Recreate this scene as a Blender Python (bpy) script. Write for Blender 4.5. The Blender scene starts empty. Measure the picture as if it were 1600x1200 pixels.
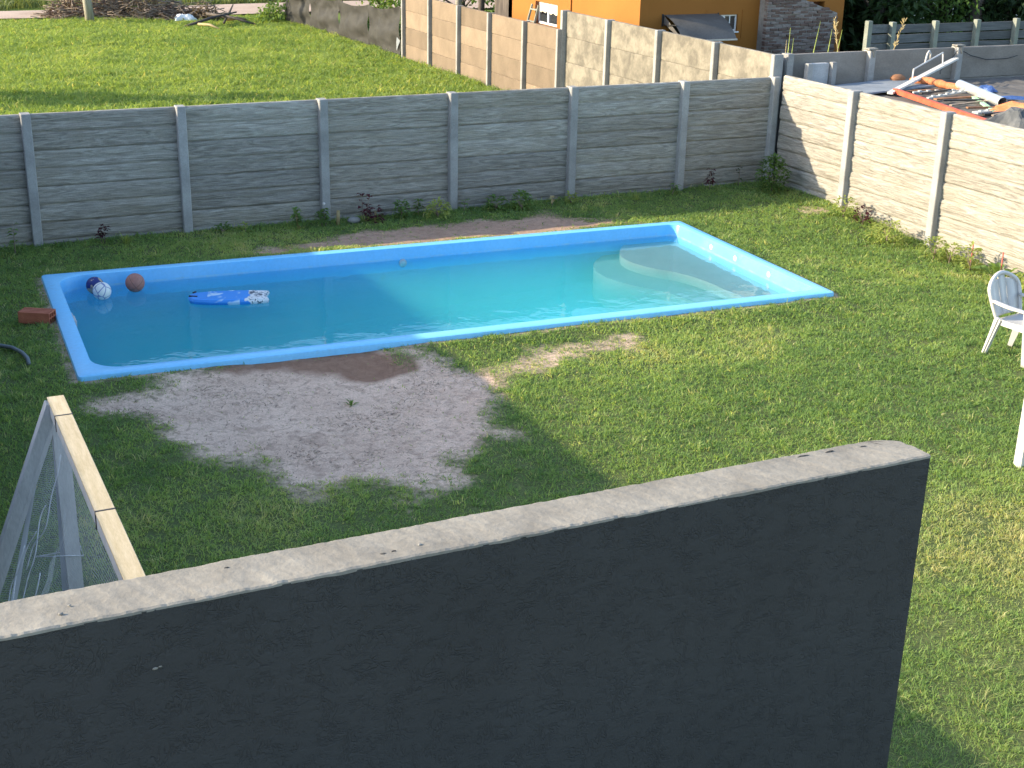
import bpy, math, random
import numpy as np
from mathutils import Vector, Matrix, Euler
random.seed(7)
rng = np.random.default_rng(11)
scene = bpy.context.scene
COL = scene.collection
R = math.radians

# ------------------------------------------------------------------ camera
cam_d = bpy.data.cameras.new('camera')
cam = bpy.data.objects.new('camera', cam_d)
COL.objects.link(cam)
cam_d.sensor_width = 36.0
cam_d.lens = 48.23
cam_d.clip_start = 0.1
cam_d.clip_end = 2000
CAMM = Matrix(((0.904111, 0.131741, -0.406482, -14.2609),
               (-0.426769, 0.325715, -0.843669, -19.4990),
               (0.021251, 0.936245, 0.350706, 5.0194),
               (0, 0, 0, 1)))
cam.matrix_world = CAMM
scene.camera = cam

# ------------------------------------------------------------------ light
# sunlight travels towards +x, a little towards the viewer, and down
SUN_TRAVEL = Vector((1.0, -0.383, -0.417)).normalized()
SUN_EL = math.asin(-SUN_TRAVEL.z)
world = bpy.data.worlds.new('World')
scene.world = world
world.use_nodes = True
wn = world.node_tree.nodes
wl = world.node_tree.links
bgn = wn.get('Background') or wn.new('ShaderNodeBackground')
sky = wn.new('ShaderNodeTexSky')
sky.sky_type = 'NISHITA'
sky.sun_disc = False
sky.sun_elevation = SUN_EL
to_sun = -SUN_TRAVEL
sky.sun_rotation = math.atan2(to_sun.x, to_sun.y)
sky.air_density = 1.0
sky.dust_density = 1.1
sky.ozone_density = 1.1
wl.new(sky.outputs[0], bgn.inputs[0])
bgn.inputs[1].default_value = 0.15
outn = wn.get('World Output') or wn.new('ShaderNodeOutputWorld')
wl.new(bgn.outputs[0], outn.inputs[0])
sun_d = bpy.data.lights.new('sun', 'SUN')
sun_d.energy = 3.3
sun_d.angle = R(0.55)
sun_d.color = (1.0, 0.85, 0.60)
sun = bpy.data.objects.new('sun', sun_d)
COL.objects.link(sun)
sun.rotation_euler = SUN_TRAVEL.to_track_quat('-Z', 'Y').to_euler()
sun.location = (-20, 8, 20)

vs = scene.view_settings
vs.view_transform = 'Standard'
vs.look = 'None'
vs.exposure = 1.64
vs.gamma = 1.0
vs.use_curve_mapping = False
scene.cycles.max_bounces = 6
scene.cycles.transparent_max_bounces = 12
scene.cycles.volume_bounces = 5
scene.cycles.use_denoising = True

# ------------------------------------------------------------------ noise in numpy
def _hash(ix, iy, seed):
    h = (ix.astype(np.int64) * 374761393 + iy.astype(np.int64) * 668265263 + seed * 1442695041) & 0xffffffff
    h = ((h ^ (h >> 13)) * 1274126177) & 0xffffffff
    return ((h ^ (h >> 16)) & 0xffffff) / float(0xffffff)
def vnoise(x, y, seed=0):
    x = np.asarray(x, float); y = np.asarray(y, float)
    ix = np.floor(x); iy = np.floor(y); fx = x - ix; fy = y - iy
    fx = fx * fx * (3 - 2 * fx); fy = fy * fy * (3 - 2 * fy)
    a = _hash(ix, iy, seed); b = _hash(ix + 1, iy, seed); c = _hash(ix, iy + 1, seed); d = _hash(ix + 1, iy + 1, seed)
    return (a * (1 - fx) + b * fx) * (1 - fy) + (c * (1 - fx) + d * fx) * fy
def fbm(x, y, seed=0, octv=4):
    s = 0; a = .5; f = 1; t = 0
    for i in range(octv):
        s = s + a * vnoise(np.asarray(x) * f, np.asarray(y) * f, seed + i * 17); t += a; a *= .5; f *= 2.03
    return s / t
def sstep(a, b, x):
    t = np.clip((np.asarray(x, float) - a) / (b - a), 0, 1)
    return t * t * (3 - 2 * t)
def poly_sd(px, py, poly):
    """signed distance to polygon, positive inside"""
    px = np.asarray(px, float); py = np.asarray(py, float)
    d = np.full(px.shape, 1e9); ins = np.zeros(px.shape, bool)
    n = len(poly)
    for i in range(n):
        ax, ay = poly[i]; bx, by = poly[(i + 1) % n]
        ex, ey = bx - ax, by - ay
        t = np.clip(((px - ax) * ex + (py - ay) * ey) / (ex * ex + ey * ey + 1e-12), 0, 1)
        d = np.minimum(d, np.hypot(px - ax - t * ex, py - ay - t * ey))
        c = ((ay > py) != (by > py))
        xi = (bx - ax) * (py - ay) / ((by - ay) if abs(by - ay) > 1e-9 else 1e-9) + ax
        ins ^= c & (px < xi)
    return np.where(ins, d, -d)

# ------------------------------------------------------------------ materials
MATS = {}
def nt(mat):
    return mat.node_tree.nodes, mat.node_tree.links
def base_mat(name):
    m = bpy.data.materials.new(name)
    m.use_nodes = True
    n, l = nt(m)
    b = n.get('Principled BSDF')
    MATS[name] = m
    return m, n, l, b
def coords(n, l, kind='Object', scale=(1, 1, 1), rnd=False):
    tc = n.new('ShaderNodeTexCoord')
    src = tc.outputs[kind]
    if kind == 'World':
        src = None
    mp = n.new('ShaderNodeMapping')
    mp.inputs['Scale'].default_value = scale
    if rnd:
        oi = n.new('ShaderNodeObjectInfo')
        mu = n.new('ShaderNodeVectorMath'); mu.operation = 'SCALE'
        cx = n.new('ShaderNodeCombineXYZ')
        for i in range(3): l.new(oi.outputs['Random'], cx.inputs[i])
        l.new(cx.outputs[0], mu.inputs[0]); mu.inputs['Scale'].default_value = 37.0
        ad = n.new('ShaderNodeVectorMath'); ad.operation = 'ADD'
        l.new(src, ad.inputs[0]); l.new(mu.outputs[0], ad.inputs[1])
        src = ad.outputs[0]
    l.new(src, mp.inputs['Vector'])
    return mp.outputs[0]
def world_coords(n, l, scale=(1, 1, 1)):
    g = n.new('ShaderNodeNewGeometry')
    mp = n.new('ShaderNodeMapping'); mp.inputs['Scale'].default_value = scale
    l.new(g.outputs['Position'], mp.inputs['Vector'])
    return mp.outputs[0]
def noise(n, l, vec, scale, detail=4, rough=.55, dist=0.0):
    t = n.new('ShaderNodeTexNoise')
    t.inputs['Scale'].default_value = scale
    t.inputs['Detail'].default_value = detail
    t.inputs['Roughness'].default_value = rough
    t.inputs['Distortion'].default_value = dist
    l.new(vec, t.inputs['Vector'])
    return t.outputs['Fac']
def ramp(n, l, fac, stops):
    r = n.new('ShaderNodeValToRGB')
    e = r.color_ramp.elements
    while len(e) < len(stops): e.new(.5)
    for k, (p, c) in enumerate(stops):
        e[k].position = p
        e[k].color = (c[0], c[1], c[2], 1) if hasattr(c, '__len__') else (c, c, c, 1)
    l.new(fac, r.inputs[0])
    return r.outputs[0]
def mixc(n, l, fac, a, b, mode='MIX'):
    m = n.new('ShaderNodeMix'); m.data_type = 'RGBA'; m.blend_type = mode
    for s, v in ((m.inputs[0], fac), (m.inputs[6], a), (m.inputs[7], b)):
        if hasattr(v, 'links'): l.new(v, s)
        elif hasattr(v, '__len__'): s.default_value = (v[0], v[1], v[2], 1)
        else: s.default_value = v
    return m.outputs[2]
def maths(n, l, op, a, b=None):
    m = n.new('ShaderNodeMath'); m.operation = op
    for s, v in ((m.inputs[0], a), (m.inputs[1], b)):
        if v is None: continue
        if hasattr(v, 'links'): l.new(v, s)
        else: s.default_value = v
    return m.outputs[0]
def bump(n, l, b, h, strength=.3, dist=.01):
    bp = n.new('ShaderNodeBump')
    bp.inputs['Strength'].default_value = strength
    bp.inputs['Distance'].default_value = dist
    l.new(h, bp.inputs['Height'])
    l.new(bp.outputs[0], b.inputs['Normal'])
def surf(name, c1, c2, scale=6, rough=.8, bmp=.2, bdist=.006, bscale=40, stretch=(1, 1, 1), var=.12, lo=.35, hi=.65, spec=.3, metal=0, fine=.12):
    """generic two-tone weathered surface with grain, per-object variation and relief"""
    m, n, l, b = base_mat(name)
    v = coords(n, l, 'Object', stretch, rnd=True)
    f = noise(n, l, v, scale, 5, .6, .3)
    c = ramp(n, l, f, [(lo, c1), (hi, c2)])
    g = noise(n, l, v, bscale, 4, .6)
    c = mixc(n, l, 1.0, c, ramp(n, l, g, [(.2, 1 - fine * 1.6), (.8, 1 + fine)]), 'MULTIPLY')
    if var:
        oi = n.new('ShaderNodeObjectInfo')
        c = mixc(n, l, 1.0, c, ramp(n, l, oi.outputs['Random'], [(0, 1 - var), (1, 1 + var)]), 'MULTIPLY')
    l.new(c, b.inputs['Base Color'])
    b.inputs['Roughness'].default_value = rough
    b.inputs['Specular IOR Level'].default_value = spec
    b.inputs['Metallic'].default_value = metal
    if bmp: bump(n, l, b, g, bmp, bdist)
    return m

def m_slab():
    """moulded wood grain concrete"""
    m, n, l, b = base_mat('moulded_concrete')
    v = coords(n, l, 'Object', (1, 1, 1), rnd=True)
    vs_ = n.new('ShaderNodeMapping'); vs_.inputs['Scale'].default_value = (1.1, 1.0, 11.0); l.new(v, vs_.inputs[0])
    g = noise(n, l, vs_.outputs[0], 1.5, 4, .55, 2.6)
    st = noise(n, l, v, 1.1, 4, .6, .5)
    c = ramp(n, l, g, [(.32, (.178, .166, .147)), (.50, (.276, .261, .234)), (.66, (.358, .34, .304))])
    c = mixc(n, l, ramp(n, l, st, [(.45, 0.0), (.75, .45)]), c, (.24, .215, .17))
    f = noise(n, l, v, 55, 3, .6)
    c = mixc(n, l, 1.0, c, ramp(n, l, f, [(.25, .86), (.75, 1.1)]), 'MULTIPLY')
    oi = n.new('ShaderNodeObjectInfo')
    c = mixc(n, l, 1.0, c, ramp(n, l, oi.outputs['Random'], [(0, (.80, .80, .81)), (.5, (1.0, .98, .95)), (1, (1.14, 1.14, 1.13))]), 'MULTIPLY')
    l.new(c, b.inputs['Base Color'])
    b.inputs['Roughness'].default_value = .88
    b.inputs['Specular IOR Level'].default_value = .25
    h = maths(n, l, 'ADD', g, maths(n, l, 'MULTIPLY', f, .12))
    bump(n, l, b, h, .85, .02)
    return m
M_SLAB = m_slab()
M_POST = surf('post_concrete', (.25, .245, .24), (.34, .335, .325), 3, .85, .25, .004, 60)
M_PLAIN = surf('plain_concrete', (.15, .115, .083), (.215, .163, .118), 1.6, .9, .25, .006, 30, stretch=(1.5, 1, 1), lo=.3, hi=.72, var=.2)
M_PALE = surf('pale_concrete', (.13, .117, .097), (.225, .203, .165), 3.2, .9, .4, .01, 18, lo=.38, hi=.62)
M_GREYC = surf('grey_concrete', (.19, .17, .15), (.26, .235, .21), 1.3, .9, .25, .006, 25, stretch=(1, 1, 2.2))
M_HOLE = surf('broken_edge', (.05, .045, .04), (.11, .10, .09), 20, .9)
M_CAP = surf('cement_capping', (.195, .178, .152), (.30, .275, .235), 4.5, .9, .45, .006, 45, lo=.3, hi=.68, var=0)
M_GREYBOX = surf('cement_grey', (.30, .31, .32), (.40, .41, .42), 3, .85)
M_WHITEP = surf('white_paint_wood', (.50, .49, .475), (.60, .585, .565), 5, .6, .15, .002, 30, stretch=(4, 4, 1), var=.04)
M_BARTOP = surf('yellowish_timber', (.46, .37, .225), (.57, .47, .315), 4, .7, .2, .002, 30, stretch=(9, 1, 9), var=.05)
M_PLASTIC = surf('white_plastic', (.50, .485, .47), (.55, .535, .52), 3, .38, .04, .001, 60, var=0, spec=.5, fine=.03)
M_ORANGE = surf('orange_paint', (.275, .108, .019), (.30, .12, .022), 1.1, .85, .15, .004, 40, var=0, fine=.05)
M_BROWNT = surf('brown_trim', (.16, .06, .03), (.22, .09, .04), 4, .7)
M_ALU = surf('white_aluminium', (.74, .75, .76), (.80, .81, .82), 4, .4, .0, var=.03, spec=.5, fine=.03)
M_CURT = surf('cream_curtain', (.62, .58, .45), (.74, .70, .58), 3, .9, .3, .01, 12, stretch=(1, 9, .6))
M_BRICK = surf('old_brick', (.12, .078, .066), (.20, .14, .12), 5, .9, .4, .006, 40, var=.2)
M_MORTAR = surf('mortar', (.20, .185, .17), (.30, .28, .26), 5, .95, .4, .008, 30)
M_BOARD = surf('weathered_board', (.075, .08, .088), (.13, .135, .145), 3, .85, .4, .004, 25, stretch=(.6, 6, 9), var=.2)
M_GPOST = surf('grey_green_post', (.19, .205, .175), (.26, .275, .24), 3, .85, .3, .004, 30)
M_AWN = surf('grey_awning', (.085, .08, .076), (.125, .118, .11), 2, .65, .1, .003, 20, var=0)
M_DARK = surf('dark_metal', (.02, .02, .022), (.04, .04, .042), 4, .5)
M_NETB = surf('shade_cloth', (.022, .0215, .020), (.042, .041, .038), 2.2, .8, .5, .006, 60, stretch=(1, 1, 2), var=.05)
M_TERRA = surf('clay_block', (.34, .10, .055), (.46, .16, .09), 6, .85, .4, .003, 60)
M_HOSE = surf('grey_hose', (.10, .12, .13), (.14, .16, .17), 4, .5, .1, .002, 50)
M_RED = surf('red_steel', (.52, .085, .04), (.62, .13, .065), 5, .55, .15, .003, 30)
M_GALV = surf('galvanised', (.52, .53, .53), (.66, .67, .67), 4, .35, .1, .002, 30, metal=.6, stretch=(1, 1, 1))
M_RUST = surf('rusty_iron', (.20, .09, .05), (.33, .17, .09), 6, .85, .4, .004, 40)
M_ORNG2 = surf('orange_sheet', (.46, .14, .05), (.58, .22, .10), 5, .7, .5, .02, 14, stretch=(1, 5, 1))
M_BLUE = surf('blue_tarp', (.035, .085, .25), (.07, .14, .38), 5, .5, .4, .01, 12)
M_CLOTH = surf('grey_cloth', (.075, .08, .085), (.14, .145, .15), 4, .8, .5, .02, 12)
M_SLATE = surf('fibre_cement', (.17, .195, .225), (.25, .275, .305), 2.2, .85, .3, .006, 30)
M_GREENP = surf('green_slat', (.30, .52, .33), (.38, .60, .41), 4, .6)
M_ROOFD = surf('old_roof', (.10, .092, .085), (.17, .155, .14), 2.2, .9, .3, .006, 25)
M_ASH = surf('grey_perforated', (.38, .38, .36), (.50, .50, .47), 4, .8)
M_BRANCH = surf('dead_wood', (.17, .13, .10), (.30, .24, .19), 6, .9, .3, .004, 40)
M_BARKD = surf('dark_bark', (.06, .05, .045), (.12, .10, .085), 6, .9, .5, .01, 25, stretch=(1, 1, .3))
M_POLE = surf('pole_wood', (.26, .24, .20), (.38, .35, .29), 4, .85, .4, .005, 20, stretch=(4, 4, .5))
M_WHITEWALL = surf('white_render', (.62, .63, .65), (.72, .73, .75), 2, .85)
M_STONE = surf('pale_stone', (.18, .175, .165), (.28, .27, .255), 6, .9)
M_LINE = surf('white_string', (.60, .60, .62), (.70, .70, .72), 6, .8)
M_PINK = surf('red_stake', (.40, .09, .06), (.5, .13, .09), 6, .6)
M_ASPH = surf('dirt_road_soil', (.36, .26, .20), (.46, .35, .28), .8, .95, .3, .02, 12, var=0)

def leaf_mat(name, c1, c2, trans=.35, scale=3.0, sat_var=.25, tone=False, c3=None):
    m = bpy.data.materials.new(name); m.use_nodes = True
    n, l = nt(m); MATS[name] = m
    n.remove(n.get('Principled BSDF'))
    out = n.get('Material Output')
    v = world_coords(n, l)
    f = noise(n, l, v, scale, 3, .6)
    oi = n.new('ShaderNodeObjectInfo')
    ff = maths(n, l, 'ADD', maths(n, l, 'MULTIPLY', f, .75), maths(n, l, 'MULTIPLY', oi.outputs['Random'], sat_var))
    if tone:
        at = n.new('ShaderNodeAttribute'); at.attribute_name = 'tone'
        ff = maths(n, l, 'MULTIPLY', at.outputs['Fac'], .667)
        c = ramp(n, l, ff, [(.20, c1), (.52, c2), (.80, c3)])
    else:
        c = ramp(n, l, ff, [(.30, c1), (.72, c2)])
    d = n.new('ShaderNodeBsdfPrincipled')
    d.inputs['Roughness'].default_value = .55
    d.inputs['Specular IOR Level'].default_value = .25
    l.new(c, d.inputs['Base Color'])
    t = n.new('ShaderNodeBsdfTranslucent')
    l.new(mixc(n, l, 1.0, c, (1.75, 1.5, .75), 'MULTIPLY'), t.inputs[0])
    mx = n.new('ShaderNodeMixShader'); mx.inputs[0].default_value = trans
    l.new(d.outputs[0], mx.inputs[1]); l.new(t.outputs[0], mx.inputs[2])
    l.new(mx.outputs[0], out.inputs[0])
    return m
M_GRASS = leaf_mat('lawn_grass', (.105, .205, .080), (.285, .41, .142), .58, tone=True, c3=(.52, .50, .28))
M_FIELD = leaf_mat('field_grass', (.14, .23, .06), (.255, .35, .105), .5, tone=True, c3=(.52, .48, .20))
M_LEAF = leaf_mat('garden_leaf', (.07, .135, .035), (.16, .26, .07), .4, 6)
M_LEAFY = leaf_mat('yellow_green_leaf', (.20, .26, .07), (.38, .44, .12), .4, 6)
M_LEAFP = leaf_mat('purple_leaf', (.035, .010, .016), (.10, .022, .035), .3, 8)
M_LEAFD = leaf_mat('dark_tree_leaf', (.016, .034, .014), (.045, .085, .028), .25, 1.2)
M_LEAFB = leaf_mat('bright_bush_leaf', (.06, .12, .03), (.15, .24, .06), .35, 2)
M_STRAW = leaf_mat('dry_straw', (.30, .24, .12), (.44, .36, .20), .3, 4)
M_LITTER = leaf_mat('dry_litter', (.16, .12, .09), (.40, .31, .22), .1, tone=True, c3=(.20, .24, .10))
M_VERGE = leaf_mat('verge_grass', (.09, .13, .05), (.20, .24, .09), .35, tone=True, c3=(.3, .3, .14))

def m_stucco():
    m, n, l, b = base_mat('charcoal_stucco')
    v = coords(n, l, 'Object')
    mp = n.new('ShaderNodeMapping'); mp.inputs['Scale'].default_value = (2.3, 1, 1.0); l.new(v, mp.inputs[0])
    def lines(vec, sc, wdt, dist):
        w = noise(n, l, vec, sc, 2, .45, dist)
        return ramp(n, l, maths(n, l, 'ABSOLUTE', maths(n, l, 'SUBTRACT', w, .5)), [(0.0, 1.0), (wdt, 0.0)])
    msk = ramp(n, l, noise(n, l, v, 13, 2, .5), [(.46, 0.0), (.60, 1.0)])
    mp2 = n.new('ShaderNodeMapping'); mp2.inputs['Scale'].default_value = (1, 1, 2.0); mp2.inputs['Location'].default_value = (5, 0, 3); l.new(v, mp2.inputs[0])
    msk2 = ramp(n, l, noise(n, l, mp2.outputs[0], 9, 2, .5), [(.47, 0.0), (.62, 1.0)])
    scr = maths(n, l, 'MULTIPLY', lines(mp.outputs[0], 19, .06, 1.6), msk)
    scr2 = maths(n, l, 'MULTIPLY', lines(mp2.outputs[0], 16, .055, 1.8), msk2)
    big = noise(n, l, v, 1.2, 4, .6)
    f = noise(n, l, v, 160, 3, .6)
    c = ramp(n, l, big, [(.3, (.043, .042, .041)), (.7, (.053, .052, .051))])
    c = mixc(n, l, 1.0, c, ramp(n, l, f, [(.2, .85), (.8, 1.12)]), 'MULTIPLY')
    l.new(c, b.inputs['Base Color'])
    b.inputs['Roughness'].default_value = .78
    b.inputs['Specular IOR Level'].default_value = .3
    h = maths(n, l, 'SUBTRACT', maths(n, l, 'ADD', maths(n, l, 'MULTIPLY', f, .22), maths(n, l, 'MULTIPLY', noise(n, l, v, 34, 3, .6), .6)), maths(n, l, 'MULTIPLY', maths(n, l, 'MAXIMUM', scr, scr2), .5))
    bump(n, l, b, h, .75, .0095)
    return m
M_STUCCO = m_stucco()

WL = -.065     # water level
def m_gel(name, ca, cb):
    m, n, l, b = base_mat(name)
    v = coords(n, l, 'Object')
    f = noise(n, l, v, 1.6, 4, .6)
    c = ramp(n, l, f, [(.3, ca), (.7, cb)])
    g = noise(n, l, v, 25, 3, .6)
    c = mixc(n, l, 1.0, c, ramp(n, l, g, [(.2, .90), (.8, 1.06)]), 'MULTIPLY')
    c = mixc(n, l, ramp(n, l, noise(n, l, v, .9, 4, .6), [(.45, 0.0), (.75, .22)]), c, (.32, .60, .80))         # faded gelcoat
    s_ = n.new('ShaderNodeSeparateXYZ'); l.new(v, s_.inputs[0])
    band = maths(n, l, 'LESS_THAN', maths(n, l, 'ABSOLUTE', maths(n, l, 'SUBTRACT', s_.outputs[2], WL + .012)), .014)   # scum line
    c = mixc(n, l, maths(n, l, 'MULTIPLY', band, ramp(n, l, noise(n, l, v, 6, 3, .6), [(.4, 0.0), (.7, .4)])), c, (.35, .50, .50))
    c = mixc(n, l, ramp(n, l, noise(n, l, v, 5, 5, .7), [(.60, 0.0), (.72, .35)]), c, (.24, .36, .44))           # dried splashes
    l.new(c, b.inputs['Base Color'])
    b.inputs['Roughness'].default_value = .35
    b.inputs['Specular IOR Level'].default_value = .4
    return m
M_GEL = m_gel('blue_gelcoat', (.105, .44, .82), (.125, .475, .85))  # inner shell: blue light bounced between the walls put into a deeper colour
M_RIM = m_gel('skylit_rim_gelcoat', (.19, .57, .90), (.22, .61, .93))  # same gelcoat as the shell, skylight on the flange put into its colour
M_STEP = surf('sky_greyed_step_gelcoat', (.19, .25, .285), (.22, .28, .315), 3, .5, .0, var=0, fine=.06)  # grey of the sky mirrored over the shallows put into the step colour

def m_water():
    m = bpy.data.materials.new('pool_water'); m.use_nodes = True
    n, l = nt(m); MATS['pool_water'] = m
    n.remove(n.get('Principled BSDF'))
    out = n.get('Material Output')
    v = coords(n, l, 'Object')
    h = maths(n, l, 'ADD', noise(n, l, v, 2.2, 3, .5, .4), maths(n, l, 'MULTIPLY', noise(n, l, v, 9, 2, .5), .18))
    bp = n.new('ShaderNodeBump'); bp.inputs['Strength'].default_value = .10; bp.inputs['Distance'].default_value = .05
    l.new(h, bp.inputs['Height'])
    fr = n.new('ShaderNodeLayerWeight'); fr.inputs['Blend'].default_value = .5; l.new(bp.outputs[0], fr.inputs['Normal'])
    f5 = maths(n, l, 'ADD', maths(n, l, 'MULTIPLY', maths(n, l, 'POWER', fr.outputs['Facing'], 5.0), .9), .02)   # the same from above and below
    tr = n.new('ShaderNodeBsdfTransparent'); tr.inputs[0].default_value = (.93, .97, .98, 1)
    gl = n.new('ShaderNodeBsdfGlossy'); gl.inputs['Roughness'].default_value = .015; l.new(bp.outputs[0], gl.inputs['Normal'])
    mx = n.new('ShaderNodeMixShader')
    l.new(f5, mx.inputs[0]); l.new(tr.outputs[0], mx.inputs[1]); l.new(gl.outputs[0], mx.inputs[2])
    l.new(mx.outputs[0], out.inputs['Surface'])
    ab = n.new('ShaderNodeVolumeAbsorption')
    ab.inputs['Color'].default_value = (.02, .83, .80, 1)
    ab.inputs['Density'].default_value = .72
    sc_ = n.new('ShaderNodeVolumeScatter')          # slightly cloudy pool water
    sc_.inputs['Color'].default_value = (.20, .98, .92, 1)
    sc_.inputs['Density'].default_value = .6
    sc_.inputs['Anisotropy'].default_value = .2
    ad = n.new('ShaderNodeAddShader'); l.new(ab.outputs[0], ad.inputs[0]); l.new(sc_.outputs[0], ad.inputs[1])
    l.new(ad.outputs[0], out.inputs['Volume'])
    return m
M_WATER = m_water()

def m_glass():
    m, n, l, b = base_mat('window_glass')
    b.inputs['Base Color'].default_value = (.03, .035, .04, 1)
    b.inputs['Roughness'].default_value = .06
    b.inputs['Specular IOR Level'].default_value = .7
    return m
M_GLASS = m_glass()

def m_net():
    m = bpy.data.materials.new('goal_net_mesh'); m.use_nodes = True
    n, l = nt(m); MATS['goal_net_mesh'] = m
    b = n.get('Principled BSDF'); out = n.get('Material Output')
    b.inputs['Base Color'].default_value = (.55, .57, .60, 1); b.inputs['Roughness'].default_value = .8
    tc = n.new('ShaderNodeTexCoord')
    sp = n.new('ShaderNodeSeparateXYZ'); l.new(tc.outputs['UV'], sp.inputs[0])
    ms = []
    for i in (0, 1):
        fr = maths(n, l, 'FRACT', maths(n, l, 'MULTIPLY', sp.outputs[i], 75.0))
        ms.append(maths(n, l, 'LESS_THAN', fr, .13))
    a = maths(n, l, 'MAXIMUM', ms[0], ms[1])
    tr = n.new('ShaderNodeBsdfTransparent')
    mx = n.new('ShaderNodeMixShader')
    l.new(a, mx.inputs[0]); l.new(tr.outputs[0], mx.inputs[1]); l.new(b.outputs[0], mx.inputs[2])
    l.new(mx.outputs[0], out.inputs['Surface'])
    return m
M_NET = m_net()

def m_ground():
    m, n, l, b = base_mat('ground_soil')
    v = world_coords(n, l)
    at = n.new('ShaderNodeAttribute'); at.attribute_name = 'bare'
    wet = n.new('ShaderNodeAttribute'); wet.attribute_name = 'wet'
    fld = n.new('ShaderNodeAttribute'); fld.attribute_name = 'field'
    n1 = noise(n, l, v, 1.4, 5, .65, .4); n2 = noise(n, l, v, 11, 5, .7, .6); n3 = noise(n, l, v, 60, 4, .6)
    soil = ramp(n, l, n1, [(.3, (.60, .42, .31)), (.7, (.78, .57, .43))])
    soil = mixc(n, l, ramp(n, l, n2, [(.36, .55), (.52, 0.0)]), soil, (.34, .235, .17))
    soil = mixc(n, l, 1.0, soil, ramp(n, l, n3, [(.25, .72), (.75, 1.15)]), 'MULTIPLY')
    soil = mixc(n, l, ramp(n, l, noise(n, l, v, 4.2, 4, .7, 1.0), [(.34, .40), (.44, 0.0)]), soil, (.30, .20, .145))
    wetc = ramp(n, l, n2, [(.3, (.21, .12, .08)), (.7, (.30, .185, .125))])
    wf = ramp(n, l, maths(n, l, 'ADD', wet.outputs['Fac'], maths(n, l, 'MULTIPLY', maths(n, l, 'SUBTRACT', n1, .5), .5)), [(.25, 0.0), (.75, 1.0)])
    soil = mixc(n, l, wf, soil, wetc)
    thatch = ramp(n, l, n3, [(.3, (.07, .09, .034)), (.7, (.14, .165, .06))])
    fthat = ramp(n, l, n2, [(.3, (.09, .13, .025)), (.7, (.17, .23, .045))])
    thatch = mixc(n, l, fld.outputs['Fac'], thatch, fthat)
    bf = ramp(n, l, maths(n, l, 'ADD', at.outputs['Fac'], maths(n, l, 'MULTIPLY', maths(n, l, 'SUBTRACT', n2, .5), .9)), [(.22, 0.0), (.72, 1.0)])
    c = mixc(n, l, bf, thatch, soil)
    l.new(c, b.inputs['Base Color'])
    b.inputs['Roughness'].default_value = .95
    b.inputs['Specular IOR Level'].default_value = .1
    h = maths(n, l, 'ADD', n2, maths(n, l, 'MULTIPLY', n3, .5))
    bump(n, l, b, h, .7, .03)
    return m
M_GROUND = m_ground()

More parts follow.
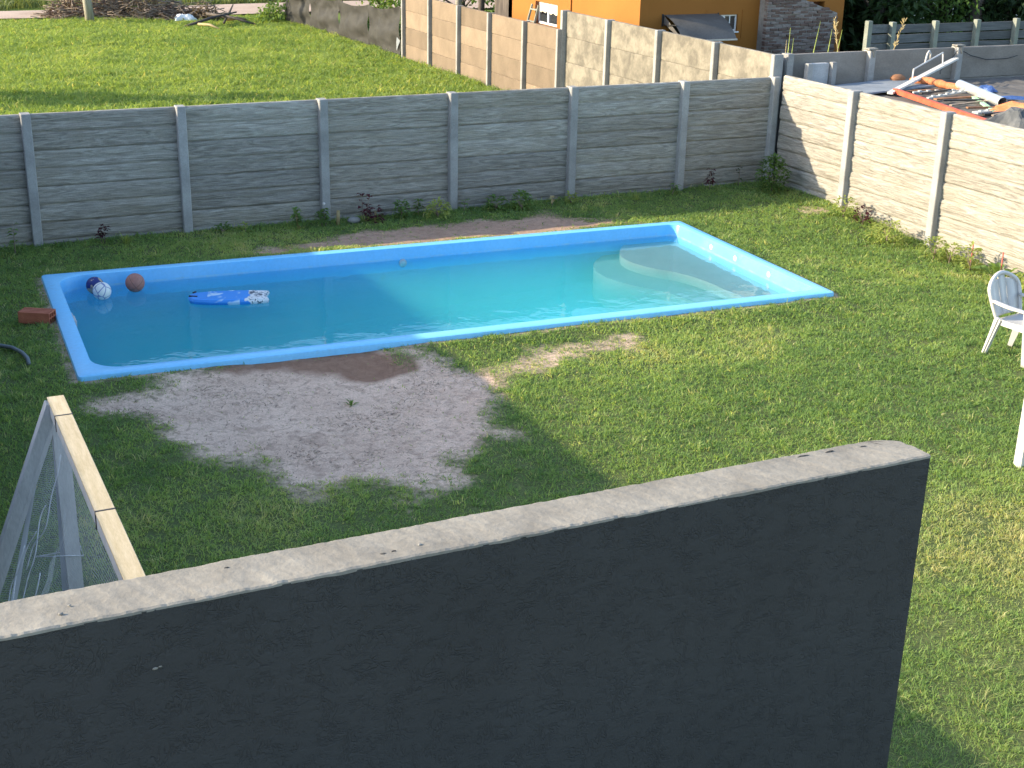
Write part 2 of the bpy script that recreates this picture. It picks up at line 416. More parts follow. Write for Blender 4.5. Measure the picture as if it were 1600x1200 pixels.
# ------------------------------------------------------------------ mesh helpers
class MB:
    def __init__(self): self.v = []; self.f = []; self.sm = []; self.uv = None
    def add(self, vs_, fs, smooth=False):
        o = len(self.v)
        self.v.extend([tuple(map(float, p)) for p in vs_])
        for f in fs: self.f.append(tuple(i + o for i in f)); self.sm.append(smooth)
        return o
    def box(self, x0, x1, y0, y1, z0, z1, ch=0.0):
        if ch <= 0:
            vs_ = [(x0, y0, z0), (x1, y0, z0), (x1, y1, z0), (x0, y1, z0), (x0, y0, z1), (x1, y0, z1), (x1, y1, z1), (x0, y1, z1)]
            fs = [(0, 3, 2, 1), (4, 5, 6, 7), (0, 1, 5, 4), (1, 2, 6, 5), (2, 3, 7, 6), (3, 0, 4, 7)]
            self.add(vs_, fs); return
        c = ch
        rings = [(x0 + c, x1 - c, y0 + c, y1 - c, z0), (x0, x1, y0, y1, z0 + c), (x0, x1, y0, y1, z1 - c), (x0 + c, x1 - c, y0 + c, y1 - c, z1)]
        vs_ = []
        for (a, b, d, e, z) in rings:
            k = c * .0
            vs_ += [(a, d, z), (b, d, z), (b, e, z), (a, e, z)]
        fs = [(3, 2, 1, 0), (12, 13, 14, 15)]
        for r in range(3):
            for i in range(4):
                j = (i + 1) % 4
                fs.append((r * 4 + i, r * 4 + j, r * 4 + 4 + j, r * 4 + 4 + i))
        self.add(vs_, fs)
    def bar(self, p, q, w, h, up=(0, 0, 1), w2=None, h2=None):
        """rectangular bar from p to q, width w (sideways) and h (along up)"""
        p = Vector(p); q = Vector(q); d = (q - p).normalized(); up = Vector(up)
        s = d.cross(up)
        if s.length < 1e-4: s = d.cross(Vector((1, 0, 0)))
        s.normalize(); u = s.cross(d).normalized()
        w2 = w if w2 is None else w2; h2 = h if h2 is None else h2
        vs_ = []
        for (c, a, b) in ((p, w, h), (q, w2, h2)):
            for (i, j) in ((-1, -1), (1, -1), (1, 1), (-1, 1)):
                vs_.append(c + s * (i * a / 2) + u * (j * b / 2))
        self.add(vs_, [(3, 2, 1, 0), (4, 5, 6, 7), (0, 1, 5, 4), (1, 2, 6, 5), (2, 3, 7, 6), (3, 0, 4, 7)])
    def tube(self, pts, rad, n=8, cap=True, smooth=True, flat=None, up0=None):
        pts = [Vector(p) for p in pts]
        if not hasattr(rad, '__len__'): rad = [rad] * len(pts)
        vs_ = []; prev = None
        for i, p in enumerate(pts):
            d = (pts[min(i + 1, len(pts) - 1)] - pts[max(i - 1, 0)]).normalized()
            if prev is None:
                a = Vector(up0) if up0 else (Vector((0, 0, 1)) if abs(d.z) < .9 else Vector((1, 0, 0)))
                s = d.cross(a).normalized()
            else:
                s = (prev - d * prev.dot(d)).normalized()
            prev = s; u = s.cross(d)
            fl = 1 if flat is None else flat
            for k in range(n):
                t = 2 * math.pi * k / n
                vs_.append(p + s * (math.cos(t) * rad[i]) + u * (math.sin(t) * rad[i] * fl))
        fs = []
        for i in range(len(pts) - 1):
            for k in range(n):
                j = (k + 1) % n
                fs.append((i * n + k, i * n + j, (i + 1) * n + j, (i + 1) * n + k))
        if cap:
            fs.append(tuple(range(n - 1, -1, -1))); fs.append(tuple((len(pts) - 1) * n + k for k in range(n)))
        self.add(vs_, fs, smooth)
    def sphere(self, c, r, nu=20, nv=12, sc=(1, 1, 1)):
        vs_ = [(c[0], c[1], c[2] + r * sc[2])]
        for i in range(1, nv):
            t = math.pi * i / nv
            for k in range(nu):
                p = 2 * math.pi * k / nu
                vs_.append((c[0] + r * sc[0] * math.sin(t) * math.cos(p), c[1] + r * sc[1] * math.sin(t) * math.sin(p), c[2] + r * sc[2] * math.cos(t)))
        vs_.append((c[0], c[1], c[2] - r * sc[2]))
        fs = []
        for k in range(nu): fs.append((0, 1 + k, 1 + (k + 1) % nu))
        for i in range(nv - 2):
            for k in range(nu):
                a = 1 + i * nu; j = (k + 1) % nu
                fs.append((a + k, a + nu + k, a + nu + j, a + j))
        a = 1 + (nv - 2) * nu; e = len(vs_) - 1
        for k in range(nu): fs.append((a + k, e, a + (k + 1) % nu))
        self.add(vs_, fs, True)
    def prism(self, poly, z0, z1):
        n = len(poly)
        self.add([(x, y, z0) for x, y in poly] + [(x, y, z1) for x, y in poly],
                 [tuple(range(n - 1, -1, -1)), tuple(range(n, 2 * n))] + [(i, (i + 1) % n, n + (i + 1) % n, n + i) for i in range(n)])
    def leaf(self, p, d, nrm, ln, wd, droop=.2):
        """a pointed, folded leaf of four triangles"""
        p = Vector(p); d = Vector(d).normalized(); nrm = Vector(nrm)
        s = d.cross(nrm)
        if s.length < 1e-4: s = d.cross(Vector((.3, .9, .1)))
        s.normalize(); u = s.cross(d).normalized()
        m_ = p + d * (ln * .5)
        tip = p + d * ln - Vector((0, 0, 1)) * (droop * ln)
        self.add([p, m_ + s * wd / 2 + u * wd * .15, m_, m_ - s * wd / 2 + u * wd * .15, tip],
                 [(0, 2, 1), (0, 3, 2), (1, 2, 4), (2, 3, 4)])
    def mesh(self, name):
        me = bpy.data.meshes.new(name)
        me.from_pydata(self.v, [], self.f)
        me.polygons.foreach_set('use_smooth', self.sm)
        me.update()
        return me
    def build(self, name, mat, parent=None, loc=(0, 0, 0), rz=0):
        return obj(name, self.mesh(name), mat, parent, loc, rz)

def obj(name, me, mat=None, parent=None, loc=(0, 0, 0), rz=0):
    o = bpy.data.objects.new(name, me)
    COL.objects.link(o)
    if mat is not None and me is not None and len(me.materials) == 0: me.materials.append(mat)
    o.parent = parent
    o.location = loc
    o.rotation_euler = (0, 0, rz)
    return o
def tag(o, label, cat=None, group=None, kind=None):
    o['label'] = label
    if cat: o['category'] = cat
    if group: o['group'] = group
    if kind: o['kind'] = kind
    return o
def thing(name, label, cat, loc=(0, 0, 0), rz=0, group=None):
    o = bpy.data.objects.new(name, None)
    o.empty_display_size = .2
    COL.objects.link(o)
    o.location = loc; o.rotation_euler = (0, 0, rz)
    return tag(o, label, cat, group)

# ------------------------------------------------------------------ layout data
POOL_O = np.array([-12.414, -1.858]); POOL_A = -0.040; PL, PW = 9.251, 3.976
PE = np.array([math.cos(POOL_A), math.sin(POOL_A)]); PN = np.array([math.sin(POOL_A), -math.cos(POOL_A)])   # along, and towards the viewer
def pool_local(x, y):
    dx = np.asarray(x) - POOL_O[0]; dy = np.asarray(y) - POOL_O[1]
    return dx * PE[0] + dy * PE[1], dx * PN[0] + dy * PN[1]
def pool_out(x, y):
    """distance outside the pool rectangle (negative inside)"""
    a, b = pool_local(x, y)
    dx = np.maximum(-a, a - PL); dy = np.maximum(-b, b - PW)
    return np.where((dx > 0) & (dy > 0), np.hypot(np.maximum(dx, 0), np.maximum(dy, 0)), np.maximum(dx, dy))
DIRT = [(-12.41, -6.45), (-12.1, -6.43), (-11.68, -6.11), (-11.45, -5.90), (-11.15, -5.9), (-10.57, -5.76), (-9.59, -5.84), (-9.12, -6.3), (-8.6, -7.11), (-8.64, -7.38), (-9.25, -8.03), (-9.2, -8.6), (-9.83, -9.0), (-10.37, -9.44), (-10.74, -9.17), (-11.26, -8.81), (-11.5, -8.18), (-11.65, -7.63), (-11.98, -6.94)]
WET = [(-11.46, -6.0), (-10.9, -5.75), (-10.25, -5.8), (-9.59, -5.84), (-9.12, -6.35), (-9.18, -6.66), (-9.82, -6.73), (-10.32, -6.33), (-10.83, -6.21)]
DIRT2 = [(-8.28, -7.0), (-7.66, -6.55), (-6.98, -6.36), (-6.62, -6.55), (-6.94, -6.95), (-7.55, -6.88), (-8.07, -7.15)]
DBACK = [(-9.6, -1.6), (-9.0, -1.1), (-7.75, -0.75), (-6.16, -0.80), (-4.74, -0.80), (-3.92, -1.5), (-3.69, -1.95), (-5.73, -1.9), (-8.13, -1.8)]
def bare_f(x, y):
    n = fbm(np.asarray(x) * 1.7, np.asarray(y) * 1.7, 5) - .5
    b = sstep(-.55, .38, poly_sd(x, y, DIRT) + n * .85)
    b = np.maximum(b, .55 * sstep(-.25, .25, poly_sd(x, y, DIRT2) + n * 1.2))
    b = np.maximum(b, .85 * sstep(-.25, .3, poly_sd(x, y, DBACK) + n * .6))
    # thin spots, soil beside the pool's edge and along the wall beds
    po = pool_out(x, y)
    b = np.maximum(b, .55 * sstep(.16, .02, po) * (np.asarray(y) > -8))
    b = np.maximum(b, .5 * sstep(.16, .0, np.hypot(np.asarray(x) + .55, (np.asarray(y) + 2.0)) - .22))
    return b
def wet_f(x, y):
    n = fbm(np.asarray(x) * 3, np.asarray(y) * 3, 15) - .5
    return np.maximum(sstep(-.2, .2, poly_sd(x, y, WET) + n * .4), .55 * sstep(-.3, .1, poly_sd(x, y, DBACK)))
def gz(x, y):
    x = np.asarray(x, float); y = np.asarray(y, float)
    yard = (y < .2) & (x < .2)
    z = -.13 * sstep(-2.2, -4.2, y) * sstep(-3.0, -.2, x)
    z = z + (fbm(x * .9, y * .9, 3) - .5) * .05 + (fbm(x * 4, y * 4, 9) - .5) * .02
    z = z - .02 * sstep(.5, 1.0, bare_f(x, y)) + .045 * sstep(.7, .05, pool_out(x, y))
    return np.where(yard, z, (fbm(x * .3, y * .3, 21) - .5) * .12)

# ------------------------------------------------------------------ setting: the ground
def make_ground():
    xs = np.unique(np.concatenate([[-600, -250, -120, -60, -35, -22, -18], np.arange(-16, .601, .1), np.arange(1.5, 16, 1.5), [20, 30, 45, 80, 150, 300, 600]]).round(3))
    ys = np.unique(np.concatenate([[-600, -250, -120, -60, -35, -25], np.arange(-20, .401, .1), np.arange(1, 46, .75), [50, 60, 80, 120, 200, 350, 600]]).round(3))
    X, Y = np.meshgrid(xs, ys)
    Z = gz(X, Y)
    far = np.maximum(np.abs(X + 8), np.abs(Y)) > 70
    Z = np.where(far, 0, Z)
    nx, ny = len(xs), len(ys)
    co = np.stack([X, Y, Z], -1).reshape(-1, 3)
    i, j = np.meshgrid(np.arange(nx - 1), np.arange(ny - 1))
    a = (j * nx + i).ravel()
    quads = np.stack([a, a + 1, a + nx + 1, a + nx], 1)
    cx = (X[:-1, :-1] + X[1:, 1:]).ravel() / 2; cy = (Y[:-1, :-1] + Y[1:, 1:]).ravel() / 2
    quads = quads[pool_out(cx, cy) > -.10]
    me = bpy.data.meshes.new('ground')
    me.vertices.add(len(co)); me.vertices.foreach_set('co', co.ravel())
    me.loops.add(quads.size); me.loops.foreach_set('vertex_index', quads.ravel().astype(np.int32))
    me.polygons.add(len(quads)); me.polygons.foreach_set('loop_start', np.arange(0, quads.size, 4, dtype=np.int32))
    me.polygons.foreach_set('use_smooth', np.ones(len(quads), bool))
    me.update(calc_edges=True)
    yard = ((X < .2) & (Y < .2)).ravel()
    for nm, val in (('bare', np.where(yard, bare_f(X, Y).ravel(), 0)), ('wet', wet_f(X, Y).ravel()), ('field', np.where((Y > 0).ravel(), 1.0, 0.0))):
        at = me.attributes.new(nm, 'FLOAT', 'POINT'); at.data.foreach_set('value', np.ascontiguousarray(val, dtype=np.float32))
    o = obj('ground', me, M_GROUND)
    tag(o, 'lawn soil, bare earth and open field ground', 'ground', kind='structure')
make_ground()

# dirt road beyond the field
rm = MB()
rxs = np.arange(-60, 61, 2.0)
for k in range(len(rxs) - 1):
    pass
rv = []; rf = []
for k, x in enumerate(rxs):
    w1 = 29.75 + .25 * math.sin(x * .5) + .02 * x; w2 = 33.1 + .2 * math.sin(x * .37 + 1) + .08 * x
    for t in (0, .33, .66, 1):
        y = w1 + (w2 - w1) * t
        rv.append((x, y, .075 + .02 * math.sin(t * 9)))
for k in range(len(rxs) - 1):
    for t in range(3):
        a = k * 4 + t; rf.append((a, a + 4, a + 5, a + 1))
rm.add(rv, rf, True)
tag(rm.build('dirt_road', M_ASPH), 'pale dirt road crossing behind the open field', 'road', kind='structure')

# ------------------------------------------------------------------ concrete fences
def slab_mesh(L, H, T, bands, seed, amp=.010, nx=60, nzb=13):
    """moulded slab: front towards -y, fake planks with a recessed joint at each edge"""
    nz = nzb * bands
    u = np.linspace(0, L, nx + 1); w = np.linspace(0, H, nz + 1)
    U, W = np.meshgrid(u, w)
    bh = H / bands
    t = (W % bh) / bh; t = np.where(W >= H - 1e-9, 1.0, t)
    wav = (fbm(U * 1.3, W * 0 + seed * 3.1, seed) - .5) * .10
    t2 = t + np.where((t > .02) & (t < .98), wav * (1 - np.abs(2 * t - 1)), 0)
    edge = np.minimum(t2, 1 - t2) * bh
    rec = np.exp(-np.clip(edge, 0, 1) / .0065) * .030
    warp = fbm(U * 1.5, W * 5, seed + 40) * 2.4
    g = fbm(U * .8, W * 13 + warp, seed + 7, 3) - .5
    g2 = 1 - np.abs(fbm(U * 1.2 + 9, W * 18 + warp * 1.6, seed + 77, 2) * 2 - 1)
    D = g * amp * 2.6 + (g2 - .8) * amp * 1.4
    yy = -D * sstep(0, .02, edge) + rec
    mb = MB()
    vs_ = np.stack([U, yy, W], -1).reshape(-1, 3)
    n1 = nx + 1
    fs = [(j * n1 + i, j * n1 + i + 1, (j + 1) * n1 + i + 1, (j + 1) * n1 + i) for j in range(nz) for i in range(nx)]
    mb.add(vs_, fs, True)
    # top, bottom, ends and back
    top = [(U[-1, i], yy[-1, i], H) for i in range(n1)] + [(U[-1, i], T, H) for i in range(n1)]
    mb.add(top, [(i, i + 1, n1 + i + 1, n1 + i) for i in range(nx)])
    bot = [(U[0, i], yy[0, i], 0) for i in range(n1)] + [(U[0, i], T, 0) for i in range(n1)]
    mb.add(bot, [(i + 1, i, n1 + i, n1 + i + 1) for i in range(nx)])
    mb.add([(0, T, 0), (L, T, 0), (L, T, H), (0, T, H)], [(1, 0, 3, 2)])
    return mb.mesh('slab')
def plain_slab_mesh(L, H, T, seed):
    r = random.Random(seed)
    mb = MB(); e = .012
    nx = 8
    vs_ = []
    for (z, y) in ((0.0, e), (e, 0), (H - e, 0), (H, e), (H, T), (0, T)):
        for i in range(nx + 1):
            vs_.append((L * i / nx, y + r.uniform(-.002, .002), z + (r.uniform(-.003, .003) if z in (0, H) else 0)))
    n1 = nx + 1
    fs = [(k * n1 + i, k * n1 + i + 1, ((k + 1) % 6) * n1 + i + 1, ((k + 1) % 6) * n1 + i) for k in range(6) for i in range(nx)]
    mb.add(vs_, fs)
    return mb.mesh('slab')
def post_mesh(w, d, h):
    mb = MB(); c = .010
    p = [(-w / 2 + c, 0), (w / 2 - c, 0), (w / 2, c), (w / 2, d), (-w / 2, d), (-w / 2, c)]
    n = 6
    vs_ = [(x, y, -.3) for x, y in p] + [(x, y, h - .012) for x, y in p] + [(x * .92, y * .92 + .006, h) for x, y in p]
    fs = [(i, (i + 1) % n, n + (i + 1) % n, n + i) for i in range(n)] + [(n + i, n + (i + 1) % n, 2 * n + (i + 1) % n, 2 * n + i) for i in range(n)] + [tuple(range(2 * n, 3 * n))]
    mb.add(vs_, fs)
    return mb.mesh('post')
SLABS = {}
def slab_variant(L, k, plain=False, H=.5, bands=2, T=.075):
    key = (round(L, 2), k, plain, H, bands)
    if key not in SLABS:
        SLABS[key] = plain_slab_mesh(L, H, T, k) if plain else slab_mesh(L, H, T, bands, 100 + k * 13 + int(L * 10))
        SLABS[key].materials.append(None)
    return SLABS[key]
def fence(name, label, stations, axis, tops, mat_s, mat_p, plain=False, rows=4, H=.5, proud=.10, pw=.13, post_up=.018, flip=False, cat='fence', skip_post=()):
    """stations: distances along the run; local x runs along, local -y is the face that is seen"""
    root = thing(name, label, cat, axis[0], axis[1])
    pm = None
    for i, s in enumerate(stations):
        if i not in skip_post:
            h = tops[min(i, len(tops) - 1)] + post_up
            pmesh = post_mesh(pw, proud + .09, h)
            o = obj('post', pmesh, mat_p, root, (s, -proud, 0), random.uniform(-.02, .02))
        if i < len(stations) - 1:
            a = s + pw * .30; b = stations[i + 1] - pw * .30
            for r_ in range(rows):
                k = random.randrange(3 if plain else 5)
                me = slab_variant(b - a, k, plain, H, 1 if plain else 2)
                if me.materials[0] is None: me.materials[0] = mat_s
                z = tops[min(i, len(tops) - 1)] - (r_ + 1) * H
                oo = obj('slab', me, None, root, (a, random.uniform(-.003, .003), z))
                if (random.random() < .5 and not plain):
                    # turned end for end in the mould
                    pass
    return root
PH = 1.80
back_st = [0.0, 2.08, 4.16, 6.24, 8.32, 10.40, 12.48, 14.29]
fence('concrete_fence', 'grey wood-grain moulded concrete fence running behind the pool', back_st, ((-14.29, .05, 0), 0), [PH], M_SLAB, M_POST)
right_st = [.10, 2.05, 4.16, 6.25, 8.33]
fence('concrete_fence', 'sunlit cream wood-grain concrete fence along the right of the lawn', right_st, ((.05, 0, 0), -math.pi / 2), [1.86], M_SLAB, M_POST, rows=4, skip_post=(0,))
# plain concrete walls of the plots beyond
fence('concrete_wall', 'pale mottled taller plain concrete wall going back from the fence corner', [0.0, 2.0, 4.0, 6.0, 7.85], ((.06, 7.95, 0), -math.pi / 2), [2.16], M_PALE, M_POST, plain=True, rows=4, H=.54, pw=.10)
fence('concrete_wall', 'tan lower plain concrete wall between field and orange house', [0.0, 1.95, 3.9, 5.8, 7.75, 9.5], ((-.04, 17.45, 0), -math.pi / 2), [1.76], M_PLAIN, M_POST, plain=True, rows=4, H=.46, pw=.085)
fence('concrete_wall', 'shaded grey-brown plain concrete wall behind the cluttered shed roof', [.32, 2.08, 4.08, 6.1, 8.1], ((.0, .16, 0), 0), [2.16], M_GREYC, M_POST, plain=True, rows=4, H=.56)
# boundary wall on the left, out of the picture: it shades the left half of the yard
lw = MB(); lw.box(-14.86, -14.62, -24, 4.5, -.3, 2.49, 0)
tag(lw.build('boundary_wall', M_GREYC), 'tall plain grey boundary wall along the left of the yard', 'wall')

# ------------------------------------------------------------------ dark wall in the foreground
def dark_wall():
    root = thing('garden_wall', 'charcoal scratched-stucco garden wall in front with pale cement top', 'wall', (-14.2, -15.92, 0))
    L, T, H = 3.41, .205, 2.993
    xs0 = -3.2
    def outline(inset, jit, seed, zc):
        r = random.Random(seed); pts = []
        n = 400
        def wob(x, k): return (float(fbm(x * 14 + k, .3 + k, seed, 3)) - .5) * 2 * jit
        for i in range(n + 1):                      # near edge, left to right
            x = xs0 + (L - xs0) * i / n
            pts.append((x, inset + wob(x, 1)))
        for i in range(1, 5): pts.append((L + r.uniform(-jit, jit) - inset, inset + (T - .11) * i / 5))
        for i in range(7):                           # rounded far corner
            t = i / 6 * math.pi / 2
            pts.append((L - .14 + (.14 - inset) * math.cos(t) + r.uniform(-jit, jit), T - .11 + (.11 - inset) * math.sin(t) + r.uniform(-jit, jit)))
        for i in range(n + 1):
            x = L - .14 - (L - .14 - xs0) * i / n
            pts.append((x, T - inset + wob(x, 7)))
        return pts
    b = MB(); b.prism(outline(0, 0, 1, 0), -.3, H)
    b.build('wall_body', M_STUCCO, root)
    # cement capping, a rough trowelled layer with a broken edge
    c = MB()
    o0 = outline(-.0015, .004, 5, 0); o1 = outline(.007, .006, 5, 0)
    n = len(o0); r = random.Random(3)
    z1 = [H + .006 + .006 * float(fbm(p[0] * 2.2, p[1] * 4, 13)) + r.uniform(-.0015, .0015) for p in o1]
    c.add([(x, y, H - .003 - .003 * max(0, float(fbm(x * 9, y * 3 + 2, 44)) - .5) * 4) for x, y in o0] + [(x, y, z - .004) for (x, y), z in zip(o0, z1)] + [(x, y, z) for (x, y), z in zip(o1, z1)],
          [(i, (i + 1) % n, n + (i + 1) % n, n + i) for i in range(n)] + [(n + i, n + (i + 1) % n, 2 * n + (i + 1) % n, 2 * n + i) for i in range(n)])
    # top as strips between the two long edges
    m_ = 400
    near = list(range(0, m_ + 1)); far = [n - 1 - i for i in range(m_ + 1)]
    tv = []; tf = []; rows = 6
    for i in range(m_ + 1):
        a = Vector((*o1[near[i]], z1[near[i]])); d = Vector((*o1[far[i]], z1[far[i]]))
        for k in range(rows + 1):
            q = a.lerp(d, k / rows)
            if 0 < k < rows: q.z += .006 * (float(fbm(q.x * 7, q.y * 9, 31)) - .5) + r.uniform(-.001, .001)
            tv.append(q)
    for i in range(m_):
        for k in range(rows):
            p = i * (rows + 1) + k
            tf.append((p, p + rows + 1, p + rows + 2, p + 1))
    c.add(tv, tf, True)
    endp = list(range(m_, n - m_))
    c.add([(*o1[i], z1[i]) for i in endp], [tuple(range(len(endp)))])
    c.build('cement_capping', M_CAP, root)
    # broken bits and holes of the capping towards its end
    for (x, y, sx, sy) in ((2.95, .176, .034, .003), (3.08, .172, .026, .004), (3.22, .162, .018, .0025), (1.25, .05, .014, .006), (1.29, .055, .010, .004), (.78, .15, .012, .004)):
        h = MB(); rr = random.Random(int(x * 100)); k = 7
        ring = [(math.cos(2 * math.pi * i / k) * sx * rr.uniform(.5, 1.2), math.sin(2 * math.pi * i / k) * sy * rr.uniform(.6, 1.3)) for i in range(k)]
        h.add([(px, py, 0) for px, py in ring] + [(px * .6, py * .6, .004) for px, py in ring], [(i, (i + 1) % k, k + (i + 1) % k, k + i) for i in range(k)] + [tuple(range(k, 2 * k))])
        h.build('chip', M_HOLE, root, (x, y, H + .0085))
    for (x, z, s) in ((.52, 2.80, .008), (.535, 2.803, .005)):
        h = MB(); h.sphere((0, 0, 0), s, 6, 4, (1.2, .3, .6)); h.build('paint_chip', M_CAP, root, (x, -.002, z))
    for (x, y, s) in ((.28, .06, .006), (.31, .10, .004), (1.38, .06, .006)):
        h = MB(); h.sphere((0, 0, 0), s, 8, 5, (1.3, 1, .6)); h.build('pebble', M_STONE, root, (x, y, H + .012))
dark_wall()

# ------------------------------------------------------------------ the pool
WL = -.065     # water level
def rrect(inset, rl, rr_, n=10):
    """rounded rectangle in pool coordinates, left corners radius rl, right rr_"""
    x0, x1, y0, y1 = inset, PL - inset, inset, PW - inset
    pts = []
    for (cx, cy, r, a0) in ((x0 + rl, y0 + rl, rl, math.pi), (x1 - rr_, y0 + rr_, rr_, 1.5 * math.pi), (x1 - rr_, y1 - rr_, rr_, 0), (x0 + rl, y1 - rl, rl, .5 * math.pi)):
        for i in range(n + 1):
            t = a0 + .5 * math.pi * i / n
            pts.append((cx + r * math.cos(t), cy + r * math.sin(t)))
    return pts
def make_pool():
    root = thing('swimming_pool', 'long light blue fibreglass pool sunk in the lawn', 'pool', (POOL_O[0], POOL_O[1], 0), POOL_A)
    def V(p, z): return (p[0], -p[1], z)
    loops = [(0, .05, .05, -.10), (0, .05, .05, .078), (.006, .05, .05, .093), (.020, .05, .05, .10), (.165, .36, .15, .104), (.177, .36, .15, .098), (.184, .355, .15, .08), (.208, .34, .14, WL), (.26, .33, .14, -.56), (.33, .30, .14, -.64), (.50, .25, .14, -.67)]
    def ringmesh(name, loops, mat, floor):
        mb = MB(); vs_ = []; n = None
        for (ins, rl, rr_, z) in loops:
            p = rrect(ins, rl, rr_); n = len(p)
            vs_ += [V(q, z if z > -.3 else z - .68 * (1 - q[0] / PL) + .06) for q in p]
        fs = []
        for k in range(len(loops) - 1):
            for i in range(n):
                j = (i + 1) % n
                fs.append((k * n + j, k * n + i, (k + 1) * n + i, (k + 1) * n + j))
        if floor: fs.append(tuple(range((len(loops) - 1) * n, len(loops) * n)))
        mb.add(vs_, fs, False)
        o = mb.build(name, mat, root)
        for p in o.data.polygons: p.use_smooth = len(p.vertices) == 4
        o.data.set_sharp_from_angle(angle=R(28))
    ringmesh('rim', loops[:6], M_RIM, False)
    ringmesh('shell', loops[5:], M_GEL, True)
    # shallow beach and the step below it (outline in world, turned into pool coordinates)
    def step(name, curve, ztop, zb):
        loc = [pool_local(x, y) for x, y in curve]
        loc = [(float(a), float(b)) for a, b in loc]
        # smooth the curve
        for _ in range(3):
            q = [loc[0]]
            for a, b in zip(loc, loc[1:]): q += [(a[0] * .75 + b[0] * .25, a[1] * .75 + b[1] * .25), (a[0] * .25 + b[0] * .75, a[1] * .25 + b[1] * .75)]
            loc = q + [loc[-1]]
        poly = [(loc[0][0], .212)] + loc + [(loc[-1][0] + .05, PW - .212), (PL - .215, PW - .212), (PL - .215, .212)]
        m = MB(); k = len(poly)
        m.add([V(p, ztop) for p in poly] + [V(p, ztop - .025) for p in poly] + [V(p, zb) for p in poly],
              [tuple(range(k))] + [(i, (i + 1) % k, k + (i + 1) % k, k + i) for i in range(k)] + [(k + i, k + (i + 1) % k, 2 * k + (i + 1) % k, 2 * k + i) for i in range(k)])
        m.build(name, M_STEP, root)
    step('beach_step', [(-3.75, -2.1), (-3.98, -2.2), (-4.28, -2.42), (-4.54, -2.78), (-4.64, -3.15), (-4.54, -3.58), (-4.26, -3.97), (-4.13, -4.42), (-4.12, -4.94), (-4.05, -5.6)], -.145, -.69)
    step('lower_step', [(-4.30, -2.1), (-4.45, -2.3), (-4.72, -2.5), (-5.01, -2.84), (-5.14, -3.36), (-4.98, -3.9), (-4.69, -4.34), (-4.59, -4.82), (-4.5, -5.6)], -.27, -.69)
    # water body
    p = rrect(.203, .345, .145); m = MB(); k = len(p)
    m.add([V(q, WL) for q in p] + [V(q, -1.45) for q in p], [tuple(range(k - 1, -1, -1)), tuple(range(k, 2 * k))] + [((i + 1) % k, i, k + i, k + (i + 1) % k) for i in range(k)])
    w = m.build('water', M_WATER, root)
    w['label'] = 'still teal pool water'
    # fittings
    for (a, z) in ((1.25, .015), (1.9, .015), (2.75, .015)):
        m = MB(); m.tube([(0, 0, 0), (-.012, 0, 0)], [.045, .038], 14)
        m.build('return_inlet', M_PLASTIC, root, (PL - .190, -a, z))
    m = MB(); m.tube([(0, 0, 0), (0, -.02, 0)], [.06, .05], 14); m.build('return_inlet', M_PLASTIC, root, (4.75, -.213, WL - .05))
    m = MB(); m.box(0, .03, -.16, .16, -.10, .055, .006); m.box(.03, .05, -.11, .11, -.05, .03, .004); m.build('skimmer', M_PLASTIC, root, (.172, -1.75, -.0))
make_pool()

# ------------------------------------------------------------------ things floating in the pool
def m_ball(name, fn):
    m, n, l, b = base_mat(name)
    v = coords(n, l, 'Object')
    l.new(fn(n, l, v), b.inputs['Base Color'])
    b.inputs['Roughness'].default_value = .55
    return m
def _globe(n, l, v):
    f = noise(n, l, v, 6.5, 3, .5)
    c = ramp(n, l, f, [(.50, (.012, .025, .16)), (.54, (.45, .35, .24))])
    return c
def _white(n, l, v):
    vo = n.new('ShaderNodeTexVoronoi'); vo.feature = 'DISTANCE_TO_EDGE'; vo.inputs['Scale'].default_value = 9; l.new(v, vo.inputs[0])
    return ramp(n, l, vo.outputs['Distance'], [(.02, (.16, .20, .38)), (.07, (.72, .72, .68))])
def _bask(n, l, v):
    f = noise(n, l, v, 30, 3, .6)
    c = ramp(n, l, f, [(.3, (.30, .13, .10)), (.7, (.38, .17, .13))])
    s = n.new('ShaderNodeSeparateXYZ'); l.new(v, s.inputs[0])
    a = maths(n, l, 'ABSOLUTE', s.outputs[0]); z = maths(n, l, 'ABSOLUTE', s.outputs[2])
    k = maths(n, l, 'MINIMUM', a, z)
    return mixc(n, l, maths(n, l, 'LESS_THAN', k, .003), c, (.12, .06, .05))
def ball(name, label, x, y, r, mat, sink, rot=(0, 0, 0)):
    m = MB(); m.sphere((0, 0, 0), r, 28, 18)
    o = m.build(name, mat, None, (x, y, WL + r - sink)); o.rotation_euler = rot
    tag(o, label, 'ball', 'balls floating in the pool')
ball('ball', 'navy blue ball with tan patches floating behind the white ball', -11.83, -2.325, .110, m_ball('globe_vinyl', _globe), .02, (.4, .2, 0))
ball('ball', 'white ball with blue lines floating at the left end of the pool', -11.79, -2.60, .113, m_ball('white_ball_vinyl', _white), .025, (.2, .5, .3))
ball('basketball', 'brownish-orange basketball floating near the far wall of the pool', -11.35, -2.41, .120, m_ball('basketball_rubber', _bask), .022, (.5, .9, .3))

